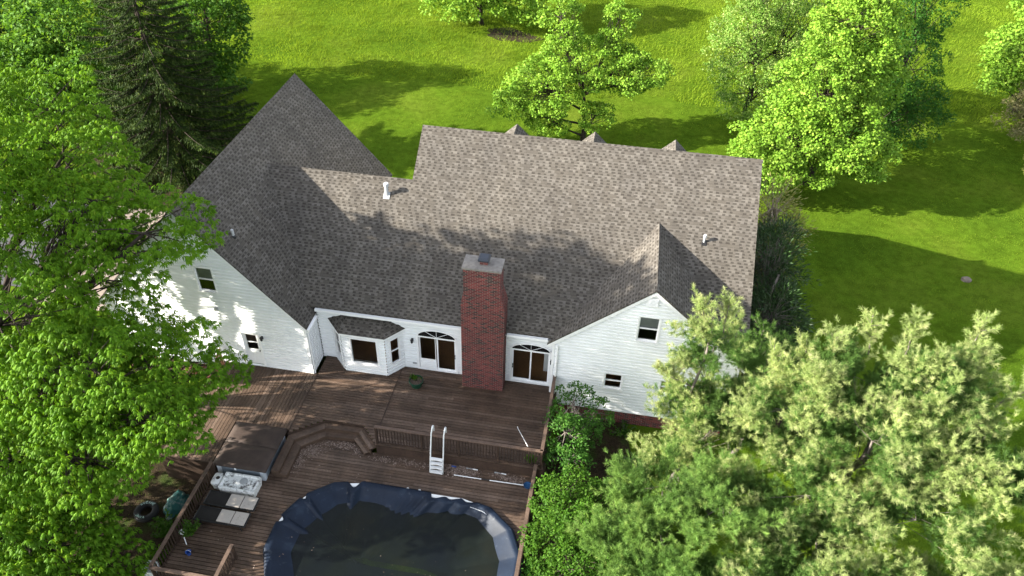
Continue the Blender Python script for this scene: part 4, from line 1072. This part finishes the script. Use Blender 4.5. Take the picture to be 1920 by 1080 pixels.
def broadleaf(name, label, cat, base, top, blobs, ncl, style, mat, bark, r0, lsize=.15, per=70, rc=.5, group=None, twigfrac=.5, minz=GZ+.2, inner=.25, twig=.02, trunkname='trunk'):
    t = thing(name, label, cat, base, group)
    P, O, Bi = sample_clusters(blobs, ncl, inner, minz)
    m = MB(); skeleton(m, base, top, blobs, P, Bi, r0, twig, twigfrac); m.build(trunkname, MT[bark], t, True)
    n = len(P); sz = rng.uniform(.65, 1.35, n)*rc
    if style == 'droop':
        ro = max(4, per//7); K = n*ro
        ci = np.repeat(np.arange(n), ro); d = rdir(K); d[:, 2] = np.abs(d[:, 2])*.9+.05; d = nrm(d+O[ci]*.35)
        C_ = P[ci]+d*sz[ci][:, None]*rng.uniform(.75, 1.05, (K, 1))*np.array((1.1, 1.1, .8))
        k7 = np.repeat(np.arange(K), 7); a = np.tile(np.arange(7)*2*np.pi/7, K)+np.repeat(rng.uniform(0, 6.28, K), 7)+rng.normal(size=K*7)*.2
        hd = np.stack([np.cos(a), np.sin(a), np.zeros_like(a)], 1); out = d[k7]*np.array((1, 1, 0))
        D = hd*.8+out*.55; D[:, 2] = -rng.uniform(.35, 1.15, len(a)); Nn = nrm(hd*.45+np.array((0, 0, 1.)))
        q = leaf_faces(C_[k7], D, Nn, rng.uniform(.75, 1.25, len(a))*lsize, rng.uniform(.8, 1.2, len(a))*lsize*.27, .20)
    else:
        K = n*per; ci = np.repeat(np.arange(n), per); d = rdir(K); d[:, 2] = np.where(rng.random(K) < .72, np.abs(d[:, 2]), d[:, 2]); d = nrm(d+O[ci]*.5)
        fl = np.array((1.15, 1.15, .68)) if style == 'maple' else np.array((1, 1, .85))
        C_ = P[ci]+d*sz[ci][:, None]*rng.uniform(.35, 1.05, (K, 1))**.6*fl
        Nn = nrm(d*.6+np.array((0, 0, .75))+rng.normal(size=(K, 3))*.5)
        D = rdir(K)+d*.7; D[:, 2] -= .35
        wr_ = .95 if style == 'maple' else .6
        q = leaf_faces(C_, D, Nn, rng.uniform(.65, 1.3, K)*lsize, rng.uniform(.7, 1.2, K)*lsize*wr_, .18)
    q = q.reshape(-1, 4, 3)
    if minz is not None: q = q[q[:, :, 2].min(axis=1) > GZ+.02]
    np_mesh('crown', q.reshape(-1, 3), 4, MT[mat], t)
    return t

def needles(C0, AX, shoot, nper, nl, nw, spread=.75):
    """bottlebrush shoots: bases C0, axes AX -> triangles"""
    K = len(C0); i = np.repeat(np.arange(K), nper); f = rng.random((K*nper, 1))**.8
    AX = nrm(AX); side = nrm(np.cross(rdir(K*nper), AX[i]))
    D = nrm(AX[i]*rng.uniform(.45, 1.0, (K*nper, 1))+side*spread)
    B = C0[i]+AX[i]*f*np.asarray(shoot)[i][:, None]; L_ = rng.uniform(.7, 1.2, (K*nper, 1))*nl
    S = nrm(np.cross(D, rdir(K*nper)))*nw/2
    return np.stack([B-S, B+S, B+D*L_], 1)

def sample_boughs(blobs, total, minz):
    areas = np.array([r[0]*r[1]+r[1]*r[2]+r[0]*r[2] for c, r in blobs]); P, O, Bi, Q = [], [], [], []
    for bi, (c, r) in enumerate(blobs):
        n = int(total*areas[bi]/areas.sum()); nb = max(10, n//8)
        d = rdir(nb*2); d = d[d[:, 2] > -.55][:nb]
        for k in range(len(d)):
            m_ = 8; f = rng.uniform(.22, 1.0, m_)**.7*rng.uniform(.86, 1.14)
            lat = rdir(m_)*.17*f[:, None]
            dd = d[k]+lat; p = np.array(c)+dd*f[:, None]*np.array(r); p[:, 2] += .18*f**2-.05
            P.append(p); O.append(nrm(d[k]*.8+lat*1.5+np.array((0, 0, .25)))); Bi += [bi]*m_; Q.append(f)
    P, O, Q = np.concatenate(P), np.concatenate(O), np.concatenate(Q); Bi = np.array(Bi); k = P[:, 2] > minz
    return P[k], O[k], Bi[k], Q[k]
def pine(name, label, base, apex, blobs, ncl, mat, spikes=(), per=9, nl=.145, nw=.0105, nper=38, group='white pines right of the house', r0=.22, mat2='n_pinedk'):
    t = thing(name, label, 'pine tree', base, group)
    P, O, Bi, Q = sample_boughs(blobs, ncl, GZ+.8)
    m = MB(); skeleton(m, base, apex, blobs, P, Bi, r0, .006, .10, .035)
    # upright leaders
    SP, SA = [], []
    for (a, b) in spikes:
        a = np.array(a, float); b = np.array(b, float); m.tube(curve(a, b, 0, 5), np.linspace(.03, .010, 5), 5)
        L_ = np.linalg.norm(b-a); axu = (b-a)/L_
        for k in range(int(34*L_)):
            f = rng.uniform(.1, 1.0); SP.append(a+(b-a)*f); SA.append(axu*.75+rdir(1)[0]*.85)
        for q_ in (.45, .72):
            for k in range(4):                                # whorls of short upswept side shoots
                az = k*1.57+rng.random()*1.2; p = a+(b-a)*q_; d = np.array((math.cos(az), math.sin(az), rng.uniform(.8, 1.4)))*rng.uniform(.22, .42); m.tube([p, p+d], [.01, .006], 4)
                for q in np.linspace(.25, 1.0, 6): SP.append(p+d*q); SA.append(d/np.linalg.norm(d)+rdir(1)[0]*.6)
    m.build('trunk', MT['barkgrey'], t, True)
    n = len(P); K = n*per; ci = np.repeat(np.arange(n), per)
    ax0 = nrm(O*.9+rng.normal(size=(n, 3))*.35+np.array((0, 0, .25)))          # plume axis
    f = rng.uniform(-.5, .5, (K, 1)); rad = rdir(K)
    C0 = P[ci]+ax0[ci]*f*.95+rad*.13*(1.1-np.abs(f))
    AX = nrm(ax0[ci]*.75+rad*.8+np.array((0, 0, .35)))
    core = (np.linalg.norm(P-P.mean(0), axis=1)[ci] < 0)
    if SP: C0 = np.concatenate([C0, np.array(SP)]); AX = np.concatenate([AX, nrm(np.array(SA))])
    tri = needles(C0, AX, rng.uniform(.12, .24, len(C0)), nper, nl, nw)
    o = np_mesh('crown', tri.reshape(-1, 3), 3, MT[mat], t)
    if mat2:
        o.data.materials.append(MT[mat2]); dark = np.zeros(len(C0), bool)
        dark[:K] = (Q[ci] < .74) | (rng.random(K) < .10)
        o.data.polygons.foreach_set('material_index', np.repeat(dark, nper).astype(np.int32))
    return t

def spruce(name, label, base, h, rb, mat='n_spruce', nwh=26, twigs=1.0):
    t = thing(name, label, 'spruce tree', base); base = np.array(base, float)
    m = MB(); m.tube([base, base+(0, 0, h*.5), base+(0, 0, h)], [.32, .18, .03], 8)
    C_, D, L_ = [], [], []
    for k in range(nwh):
        f = (k+.5)/nwh; z = base[2]+.5+f*(h-.7); R_ = rb*(1-f)**.8*rng.uniform(.88, 1.1)
        nb = int(6+7*(1-f))
        for b in range(nb):
            az = 6.283*b/nb+rng.random()*.6+k; Rr = R_*rng.uniform(.72, 1.12); u = np.array((math.cos(az), math.sin(az), 0)); S = np.array((-u[1], u[0], 0))
            n_ = 5; tt = np.linspace(0, 1, n_); pz = -.30*Rr*tt+.22*Rr*tt**2.2; pts = np.array([np.array((base[0], base[1], z))+u*Rr*q+np.array((0, 0, dz)) for q, dz in zip(tt, pz)])
            m.tube(pts, np.linspace(.045*(1-f)+.015, .008, n_), 4, False)
            ns = int(max(8, Rr*50*twigs)); q = rng.uniform(.15, 1, ns)**.8; idx = q*(n_-1); i0 = np.minimum(idx.astype(int), n_-2); fr = (idx-i0)[:, None]
            pp = pts[i0]*(1-fr)+pts[i0+1]*fr; sg = rng.choice((-1, 1), ns)[:, None]; ll = rng.uniform(.25, .75, (ns, 1))*(1.15-q[:, None]*.6)*min(1.2, .45+Rr*.2)
            lat = rng.uniform(.1, 1.0, (ns, 1)); p2 = pp+S*sg*ll*lat*.9
            dd = S*sg*lat*.7+u*rng.uniform(.2, .8, (ns, 1)); dd[:, 2] -= rng.uniform(.3, 1.3, ns)
            C_ += [pp, p2, (pp+p2)/2]; D += [dd, dd*np.array((1, 1, 1.4)), dd]; L_ += [ll[:, 0]*.8, ll[:, 0]*.7, ll[:, 0]*.75]
    m.build('trunk', MT['barkdark'], t, True)
    C_ = np.concatenate(C_); D = np.concatenate(D); L_ = np.clip(np.concatenate(L_)*.62, .12, .36)
    q = leaf_faces(C_, D, nrm(rdir(len(C_))+np.array((0, 0, .6))), L_, full(len(C_), .06)*rng.uniform(.6, 1.3, len(C_)), .3)
    q2 = q[q[:, :, 2].min(axis=1) > GZ+.02]
    np_mesh('crown', q2.reshape(-1, 3), 4, MT[mat], t); return t

# left drooping trees
broadleaf('shade_tree', 'tallest drooping green tree, overlapping the left gable of the house', 'tree', (-26.6, 20.0, GZ), (-26.8, 19.2, 14.5),
    [((-26.2, 29.0, 9.2), (2.4, 2.6, 2.0)), ((-23.6, 26.0, 8.8), (2.4, 2.2, 1.7)), ((-20.6, 23.4, 8.6), (2.4, 2.0, 1.5)), ((-17.4, 21.6, 8.7), (2.3, 2.0, 1.4)), ((-24.5, 22.4, 10.2), (3.0, 2.6, 2.2)), ((-21.0, 21.4, 8.0), (2.4, 2.0, 1.4)), ((-22.4, 24.6, 6.6), (2.4, 1.8, 1.5)), ((-25.0, 25.0, 7.4), (2.4, 1.9, 1.7)), ((-19.2, 20.6, 7.0), (2.2, 1.9, 1.2)), ((-20.8, 17.8, 7.8), (2.6, 1.9, 1.6)), ((-18.6, 19.6, 5.3), (2.4, 1.9, 1.5)), ((-21.4, 18.8, 5.0), (2.2, 1.8, 1.6)), ((-29.5, 27.5, 10.0), (2.6, 3, 2.2)), ((-27.4, 20.0, 12.6), (3.2, 2.8, 2.8)), ((-28.8, 16.4, 15.4), (4.3, 3.7, 4.0)), ((-29.0, 14.6, 18.2), (3.4, 3.2, 2.8))],
    1500, 'droop', 'l_shade', 'barkdark', .46, .205, 133, .58, None, .5, inner=.22)
broadleaf('shade_tree', 'broad drooping green tree leaning over the hot tub and left deck', 'tree', (-19.0, 16.0, GZ), (-17.8, 16.6, 5.5),
    [((-15.3, 18.3, 5.1), (2.4, 1.8, 1.5)), ((-17.5, 16.8, 6.2), (2.8, 2.2, 1.6)), ((-15.2, 15.9, 5.2), (2.0, 1.4, 1.2)), ((-19.5, 16.5, 5.2), (2.6, 2.4, 1.9)), ((-17.3, 14.4, 4.2), (2.2, 1.6, 1.5)), ((-20.3, 14, 4), (2.4, 2, 1.8)), ((-16.2, 17.4, 3.0), (1.5, 1.2, 1.0)), ((-17.9, 17.3, 2.2), (1.5, 1.3, 1.3))],
    560, 'droop', 'l_shade', 'barkdark', .27, .185, 140, .52, None, .5, inner=.2)
broadleaf('shade_tree', 'low bright green tree in the bottom left corner outside the deck rail', 'tree', (-19.6, 12.6, GZ), (-19.0, 12.7, 1.6),
    [((-18.4, 12.9, 1.0), (2.0, 1.5, 1.4)), ((-20.8, 13, 1.4), (2.2, 1.8, 1.6)), ((-17.0, 12.0, .3), (1.5, 1.1, 1.0)), ((-19.5, 11.2, .8), (2.4, 1.6, 1.2)), ((-22.5, 14.5, 2.0), (2.0, 1.8, 1.6)), ((-18.9, 15.2, .6), (1.5, 1.3, 1.3)), ((-16.6, 13.4, -.3), (1.1, .9, .8))],
    520, 'droop', 'l_low', 'barkdark', .16, .19, 91, .42, None, .4)
# spruce and what is behind it
spruce('spruce_tree', 'tall dark spruce with drooping boughs left of the garage roof', (-29.6, 42.4, GZ), 16.0, 7.1, twigs=1.1)
broadleaf('leafy_tree', 'pale green leafy tree behind the spruce at the top left', 'tree', (-40, 48.5, GZ), (-40, 48.5, 4), [((-40, 49, 4.2), (4.2, 3.6, 3.6)), ((-38, 46, 2), (3.4, 2.6, 2.6)), ((-42, 45.5, 2.4), (3, 2.6, 2.6))], 330, 'maple', 'l_back', 'barkdark', .2, .24, 62, .75, 'trees behind the spruce', .25)
broadleaf('leafy_tree', 'dark green tree in the top left corner', 'tree', (-47.5, 50, GZ), (-47.5, 50, 4), [((-47.5, 51, 3.6), (4, 3.5, 3.8)), ((-45, 47, 1.6), (3, 2.5, 2.2))], 220, 'maple', 'l_dark', 'barkdark', .2, .24, 60, .75, 'trees behind the spruce', .25)
broadleaf('leafy_tree', 'mid green tree half hidden behind the right side of the spruce', 'tree', (-32.5, 54.5, GZ), (-32.5, 54.5, 3.6), [((-32.6, 55, 3.6), (2.9, 3.0, 3.4)), ((-31.6, 52.5, .8), (2.0, 2.0, 1.7))], 200, 'maple', 'l_shrub', 'barkdark', .18, .22, 60, .7, 'trees behind the spruce', .25)
broadleaf('leafy_tree', 'rounded yellow green tree at the top edge above the roof ridge', 'tree', (-14.5, 73.0, GZ), (-14.5, 73, 4), [((-16.4, 72.3, 1.9), (3.6, 2.6, 2.8)), ((-11.2, 72.6, 2.2), (3.2, 2.4, 2.6)), ((-14, 74, 4.5), (4, 3, 3))], 330, 'maple', 'l_maple', 'barkdark', .22, .26, 55, .8, None, .25)
# young maple
broadleaf('maple_tree', 'young lime green maple with a forked trunk just beyond the roof ridge', 'maple tree', (-2.6, 51.6, GZ), (-3.0, 51.8, 3.2),
    [((-5.6, 51.2, 2.6), (2.4, 2.2, 1.9)), ((-3.4, 52.0, 4.4), (2.6, 2.2, 1.7)), ((-.5, 52.2, 4.0), (2.2, 1.9, 1.5)), ((-4.9, 52.4, 7.0), (1.1, 1.1, 1.7)), ((-1.0, 53, 6.9), (1.0, 1.0, 1.6)), ((-7.9, 50.6, 1.6), (1.2, 1.2, .8)), ((1.4, 52, 4.3), (1.3, 1.2, .8)), ((-5.0, 50.4, .6), (1.5, 1.2, 1.0)), ((-1.9, 50.8, 1.0), (1.1, 1.0, .9))],
    330, 'maple', 'l_maple', 'barkdark', .20, .16, 92, .50, None, .75, inner=.15)
# big maple and neighbours
broadleaf('maple_tree', 'large bright lime maple beyond the right end of the roof', 'maple tree', (13.2, 49, GZ), (13.4, 49.3, 8.5),
    [((11.3, 47.0, 2.4), (3.4, 2.6, 2.6)), ((14.2, 46.8, 2.6), (2.6, 2.2, 2.2)), ((12.4, 48.2, 5.6), (3.2, 2.6, 2.6)), ((15, 49.5, 6.2), (2.0, 2.0, 2.4)), ((13.6, 50, 9.4), (2.5, 2.2, 2.6)), ((9.6, 46.4, 1.2), (2.0, 1.8, 1.8)), ((14, 51, 12), (2, 2, 2))],
    640, 'maple', 'l_maple', 'barkdark', .24, .17, 96, .56, None, .4)
broadleaf('dogwood_tree', 'pale whitish green tree left of the large lime maple', 'tree', (9.6, 58, GZ), (9.6, 58, 4.2), [((8.8, 57.6, 4.2), (2.9, 2.8, 3.4)), ((12, 58.6, 5.2), (2.8, 2.6, 3.2)), ((9.6, 56.6, 1.4), (2.6, 2.2, 2.2)), ((9, 58.5, 8), (2.5, 2.5, 2.4))], 430, 'fine', 'l_pale', 'barkdark', .18, .17, 75, .62, None, .4)
broadleaf('leafy_tree', 'slim dark green tree in shade right of the large lime maple', 'tree', (19.3, 56, GZ), (19.3, 56, 6), [((19.0, 56, 4.5), (2.4, 2.4, 3.6)), ((20.3, 55.2, 1.6), (2.2, 2.0, 2.4)), ((19.3, 57, 8.5), (2.2, 2.2, 2.6)), ((18, 53.5, 1.5), (2, 1.6, 2))], 330, 'fine', 'l_dark', 'barkdark', .18, .18, 70, .62, None, .35)
broadleaf('leafy_tree', 'lime green tree at the right edge of the top lawn', 'tree', (31.5, 64, GZ), (31.5, 64, 4.5), [((30.6, 63.6, 3.4), (3.0, 2.6, 2.2)), ((32, 65, 6), (3, 2.6, 2.4)), ((28.6, 62.5, 1.8), (1.8, 1.5, .9))], 250, 'maple', 'l_maple', 'barkdark', .2, .22, 55, .65, None, .5)
broadleaf('ornamental_tree', 'tan and green bushy tree at the right edge below the lime one', 'tree', (30.6, 57.6, GZ), (30.4, 57.6, 1.6), [((30.2, 57.6, 1.2), (2.2, 2.2, 1.7)), ((31.4, 59.5, 1.6), (2, 2, 2))], 170, 'fine', 'l_pink', 'barkdark', .12, .17, 60, .55, None, .6)
broadleaf('sapling', 'thin yellow leaved sapling at the right edge beside the lawn', 'sapling', (28.6, 51.6, GZ), (28.5, 51.6, .4), [((28.3, 51.5, .1), (1.0, .9, .7)), ((29.4, 51.7, .6), (1, .9, .8))], 34, 'fine', 'l_yellow', 'barkgrey', .05, .16, 34, .42, None, .9, twig=.012)
# junipers by the right end of the house
def juniper(name, label, base, blobs, n, mat, bark, per=42, group=None, twig=.016, tf=.8):
    t = thing(name, label, 'juniper', base, group)
    P, O, Bi = sample_clusters(blobs, n, .3, GZ+.3); m = MB(); zt = max(c[2]+r[2]*.5 for c, r in blobs); skeleton(m, base, (base[0], base[1], zt), blobs, P, Bi, .13, twig, tf); m.build('trunk', MT[bark], t, True)
    K = len(P)*per; ci = np.repeat(np.arange(len(P)), per); d = rdir(K); C_ = P[ci]+d*rng.uniform(.05, .55, (K, 1))*np.array((1.1, 1.1, .8))
    D = O[ci]+d*.9+np.array((0, 0, .15)); q = leaf_faces(C_, D, rdir(K)+np.array((0, 0, .5)), rng.uniform(.12, .3, K), full(K, .05)*rng.uniform(.6, 1.4, K), .3)
    np_mesh('crown', q.reshape(-1, 3), 4, MT[mat], t); return t
juniper('juniper', 'dark juniper in shade along the right end wall of the house', (8.0, 29.6, GZ), [((7.9, 31.2, 3.4), (1.5, 1.9, 2.6)), ((8.1, 29.0, 2.2), (1.5, 1.7, 2.2)), ((8.4, 27.0, 1.0), (1.3, 1.5, 1.7))], 480, 'n_juniper', 'barkgrey')
juniper('juniper', 'sunlit straw tipped juniper at the rear right corner of the roof', (8.0, 34.2, GZ), [((7.9, 34.0, 5.2), (1.35, 1.3, 1.5)), ((8.9, 33.8, 4.4), (1.1, 1.0, .8)), ((8.1, 33.8, 2.5), (1.5, 1.4, 2))], 150, 'n_junpale', 'barkpale', 30, None, .02, 1.0)

# pines
pine('pine_tree', 'slender pine with a pointed leader in front of the right gable', (3.9, 20.2, GZ), (3.9, 20.6, 9.4),
     [((4.2, 20.8, 7.6), (1.2, 1.1, 1.4)), ((4.0, 19.8, 5.2), (1.7, 1.5, 1.3)), ((5.0, 20.2, 4.6), (2.0, 1.8, 1.8)), ((4.0, 18.8, 3.2), (2.0, 1.7, 1.5))], 600, 'n_pine',
     [((3.75, 20.6, 8.6), (3.3, 20.4, 10.1)), ((4.4, 20.8, 8.4), (4.35, 21.0, 9.9)), ((3.6, 20.0, 6.4), (2.3, 19.9, 7.2))], per=13, r0=.10)
pine('pine_tree', 'largest pale green pine with several upright leaders, lower right', (9.4, 18.2, GZ), (9.4, 18.4, 7.6),
     [((8.6, 19.6, 8.0), (2.4, 1.8, 1.4)), ((11.2, 19.6, 8.2), (2.2, 1.7, 1.3)), ((9.0, 17.5, 7.3), (2.8, 1.8, 1.4)), ((12.6, 17.6, 7.0), (2.2, 1.8, 1.4)), ((6.7, 18.8, 6.9), (1.9, 1.7, 1.5)), ((10.4, 15.8, 5.9), (2.6, 1.6, 1.5)), ((7.2, 16.2, 5.8), (2.2, 1.6, 1.5))], 1450, 'n_pine',
     [((9.1, 20.4, 8.6), (8.9, 20.8, 10.0)), ((10.1, 20.2, 8.8), (10.3, 20.9, 10.2)), ((12.0, 20.2, 8.8), (12.3, 20.9, 10.4)), ((7.2, 19.9, 7.6), (7.0, 20.4, 9.0)), ((6.2, 19.6, 7.3), (6.0, 20.2, 8.7)), ((13.0, 19.3, 8.0), (14.0, 19.6, 9.0)), ((13.6, 18, 7.2), (15.0, 17.9, 7.9)), ((8.0, 20, 8.3), (7.7, 20.5, 9.4))], per=14)
pine('pine_tree', 'low green pine at the bottom edge next to the bright bushes', (3.2, 15.4, GZ), (3.2, 15.6, 5.4),
     [((2.8, 16.2, 5.2), (1.8, 1.5, 1.4)), ((2.4, 14.7, 4.0), (1.9, 1.5, 1.5)), ((4.6, 15.4, 5.7), (1.8, 1.5, 1.3)), ((3.6, 13.6, 4.4), (1.8, 1.3, 1.3))], 640, 'n_pinemid', per=14, r0=.15)
pine('pine_tree', 'low pale pine at the bottom edge below the largest pine', (8.6, 14.0, GZ), (8.6, 14.0, 4.8),
     [((7.2, 15.3, 4.4), (1.9, 1.4, 1.4)), ((6.4, 13.6, 4.9), (2.0, 1.4, 1.3)), ((9.2, 13.7, 4.6), (2.1, 1.4, 1.4)), ((12.0, 14.2, 4.2), (2.2, 1.6, 1.5))], 680, 'n_pine', per=14, r0=.16)
pine('pine_tree', 'fresh green young pine between the right gable and the largest pine', (6.6, 22.4, GZ), (6.6, 22.6, 5.8),
     [((6.3, 22.7, 5.4), (1.2, 1.1, 1.5)), ((6.8, 22.2, 3.6), (1.7, 1.5, 1.7)), ((5.6, 22, 2.6), (1.4, 1.2, 1.4))], 360, 'n_pinedk', [((6.3, 22.8, 6.0), (6.2, 23, 7.2))], per=12, r0=.12)
# shrubs beside the deck
broadleaf('shrub', 'tall leggy green shrub between the deck rail and the right gable', 'shrub', (-.45, 22.2, GZ), (-.4, 22.3, 1.6), [((-.55, 22.7, 1.5), (.95, .9, 1.0)), ((.5, 22.7, 1.2), (.6, .6, .7)), ((-.7, 21.6, .9), (.85, .8, 1.0)), ((-.5, 20.7, .3), (.85, .7, .9)), ((-.2, 22.5, .0), (.8, .8, .8))], 105, 'fine', 'l_shrubdk', 'barkgrey', .07, .13, 50, .30, None, .9, inner=.2, twig=.014, trunkname='stems')
broadleaf('shrub', 'dense bright green bush beside the lower deck and pool', 'shrub', (-.3, 17.6, GZ), (-.3, 17.6, 1.2), [((-.3, 18.2, 1.2), (1.2, 1.0, 1.1)), ((.4, 16.9, 1.4), (1.2, 1.1, 1.0)), ((.5, 15.4, .8), (1.2, 1.0, 1.1)), ((-.4, 16.6, .3), (1.1, 1.2, 1.1)), ((1.2, 18.4, .8), (.9, .9, .9))], 250, 'fine', 'l_shrub', 'barkdark', .09, .12, 85, .36, None, .5, inner=.2, trunkname='stems')
broadleaf('shrub', 'dark low bush in the gap under the lower right deck rail', 'shrub', (-1.0, 14.9, GZ), (-1.0, 14.9, -.4), [((-1.0, 15.2, -.6), (.5, 1.1, .7)), ((-.8, 13.4, -.5), (.6, 1.0, .8))], 60, 'fine', 'l_dark', 'barkdark', .05, .12, 70, .3, None, .4, trunkname='stems')
def weed(label, base, n, h, r_, mat='l_shrub', ls=.12, group=None):
    t = thing('weed', label, 'weed', base, group); m = MB(); C_, D = [], []
    for k in range(n):
        a = rng.uniform(0, 6.28); tip = np.array(base)+(r_*math.cos(a)*rng.random(), r_*math.sin(a)*rng.random(), h*rng.uniform(.5, 1)); b = np.array(base)+np.array((math.cos(a), math.sin(a), 0))*.05+(0, 0, .003)
        P = curve(b, tip, .05, 4); m.tube(P, [.008, .007, .005, .003], 4)
        for q in range(14):
            f = rng.uniform(.25, 1); C_.append(b*(1-f)+tip*f); D.append((*rng.normal(size=2), rng.uniform(-.4, .6)))
    m.build('stems', MT['barkgrey'], t); C_ = np.array(C_)
    np_mesh('leaves', leaf_faces(C_, np.array(D), nrm(rdir(len(C_))*.5+np.array((0, 0, 1.))), rng.uniform(.6, 1.3, len(C_))*ls, full(len(C_), ls*.55)).reshape(-1, 3), 4, MT[mat], t)
weed('leafy weeds growing inside the left rail next to the loungers', (-14.65, 15.25, ZL), 26, .75, .5)
weed('weeds poking through the boards in the right corner of the upper deck', (-1.95, 20.62, 0), 12, .6, .3, 'l_back', .10)
weed('tall weeds outside the left rail next to the tyre', (-16.0, 15.6, GZ), 34, .9, .8, 'l_shrub', .15)
weed('weeds outside the left rail below the scoop', (-15.7, 14.3, GZ), 30, .9, .6, 'l_low', .14)
weed('low ground plants at the foot of the right gable wall', (1.9, 24.2, GZ), 26, .35, .8, 'l_shrub', .12)
weed('green groundcover at the foot of the right gable nearer the pines', (2.6, 22.6, GZ), 40, .25, 1.1, 'l_dark', .12)

# ------------------------------------------------------------------ grass
def blades(name, n, xr, yr, reject, hmin, hmax, wd, mat, label, clump):
    P = np.stack([rng.uniform(*xr, n), rng.uniform(*yr, n)], 1)
    # inside the view wedge only (grown a little)
    lim_l = -12-.86*(P[:, 1]-0)*.80-4; lim_r = 10+.40*P[:, 1]+4
    k = (P[:, 0] > lim_l) & (P[:, 0] < lim_r)
    for f in reject: k &= ~f(P[:, 0], P[:, 1]) | ((rng.random(n) < .38) if f is so_ else False)
    pt_ = np.sin(P[:, 0]*.9+2*np.sin(P[:, 1]*.6))*np.sin(P[:, 1]*1.1+2*np.sin(P[:, 0]*.5+1))+.6*np.sin(P[:, 0]*2.7+P[:, 1]*1.9+2*np.sin(P[:, 1]*1.3)); k &= rng.random(n) < .80+.22*pt_
    P = P[k]; n = len(P); a = rng.uniform(0, 6.28, n)
    cl = .85+.18*np.sin(P[:, 0]*clump[0]+2.3*np.sin(P[:, 1]*.53+1.7*np.sin(P[:, 0]*.31)))+.15*np.sin(P[:, 1]*clump[1]*1.37+2.1*np.sin(P[:, 0]*.47+1.3*np.sin(P[:, 1]*.23)))+.12*np.sin((P[:, 0]+P[:, 1])*.37+2*np.sin(P[:, 0]*.19))
    h = rng.uniform(hmin, hmax, n)*cl; lean = rng.normal(size=(n, 2))*.45*h[:, None]+np.array((.25, .05))*h[:, None]
    B = np.stack([P[:, 0], P[:, 1], np.full(n, GZ-.01)], 1); S = np.stack([np.cos(a), np.sin(a), np.zeros(n)], 1)*wd/2
    Tp = B+np.stack([lean[:, 0], lean[:, 1], h], 1)
    o = np_mesh(name, np.stack([B-S, B+S, Tp], 1).reshape(-1, 3), 3, MT[mat], None); tag(o, label, 'grass', None, 'stuff'); return o
hs = lambda x, y: ((x > -22.6) & (x < 6.4) & (y > 20) & (y < 37)) | ((x > -9.3) & (x < 6.4) & (y > 36) & (y < 40)) | ((x > -17.4) & (x < -1.4) & (y < 25))
dv = lambda x, y: (x < -22.5) & (y > 27) & (y < 38)
far = lambda x, y: y > 58.6+.04*(x+30)+.5*np.sin(x*.7)
near = lambda x, y: ~far(x, y)
so_ = lambda x, y: (((x+16.5)/3.2)**2+((y-16.5)/6)**2 < 1) | (((x-8.6)/2)**2+((y-30.5)/5)**2 < 1) | (((x+11.2)/2.4)**2+((y-71)/1.3)**2 < 1) | (((x-19.5)/2.4)**2+((y-53.5)/2)**2 < .7) | (((x-.3)/2.4)**2+((y-21.2)/3.4)**2 < 1) | ((((x-31)/2)**2+((y-58)/3.5)**2 < 1) & (np.sin(x*5)*np.sin(y*4) > -.3))
blades('grass', 520000, (-60, 45), (13, 64), [hs, dv, far, so_], .04, .12, .032, 'grass', 'short mown lawn grass around the house', (2.3, 1.9))
blades('meadow_grass', 380000, (-70, 50), (57, 105), [near, so_], .12, .34, .045, 'meadow', 'taller rough grass beyond the mown lawn', (1.3, 1.1))
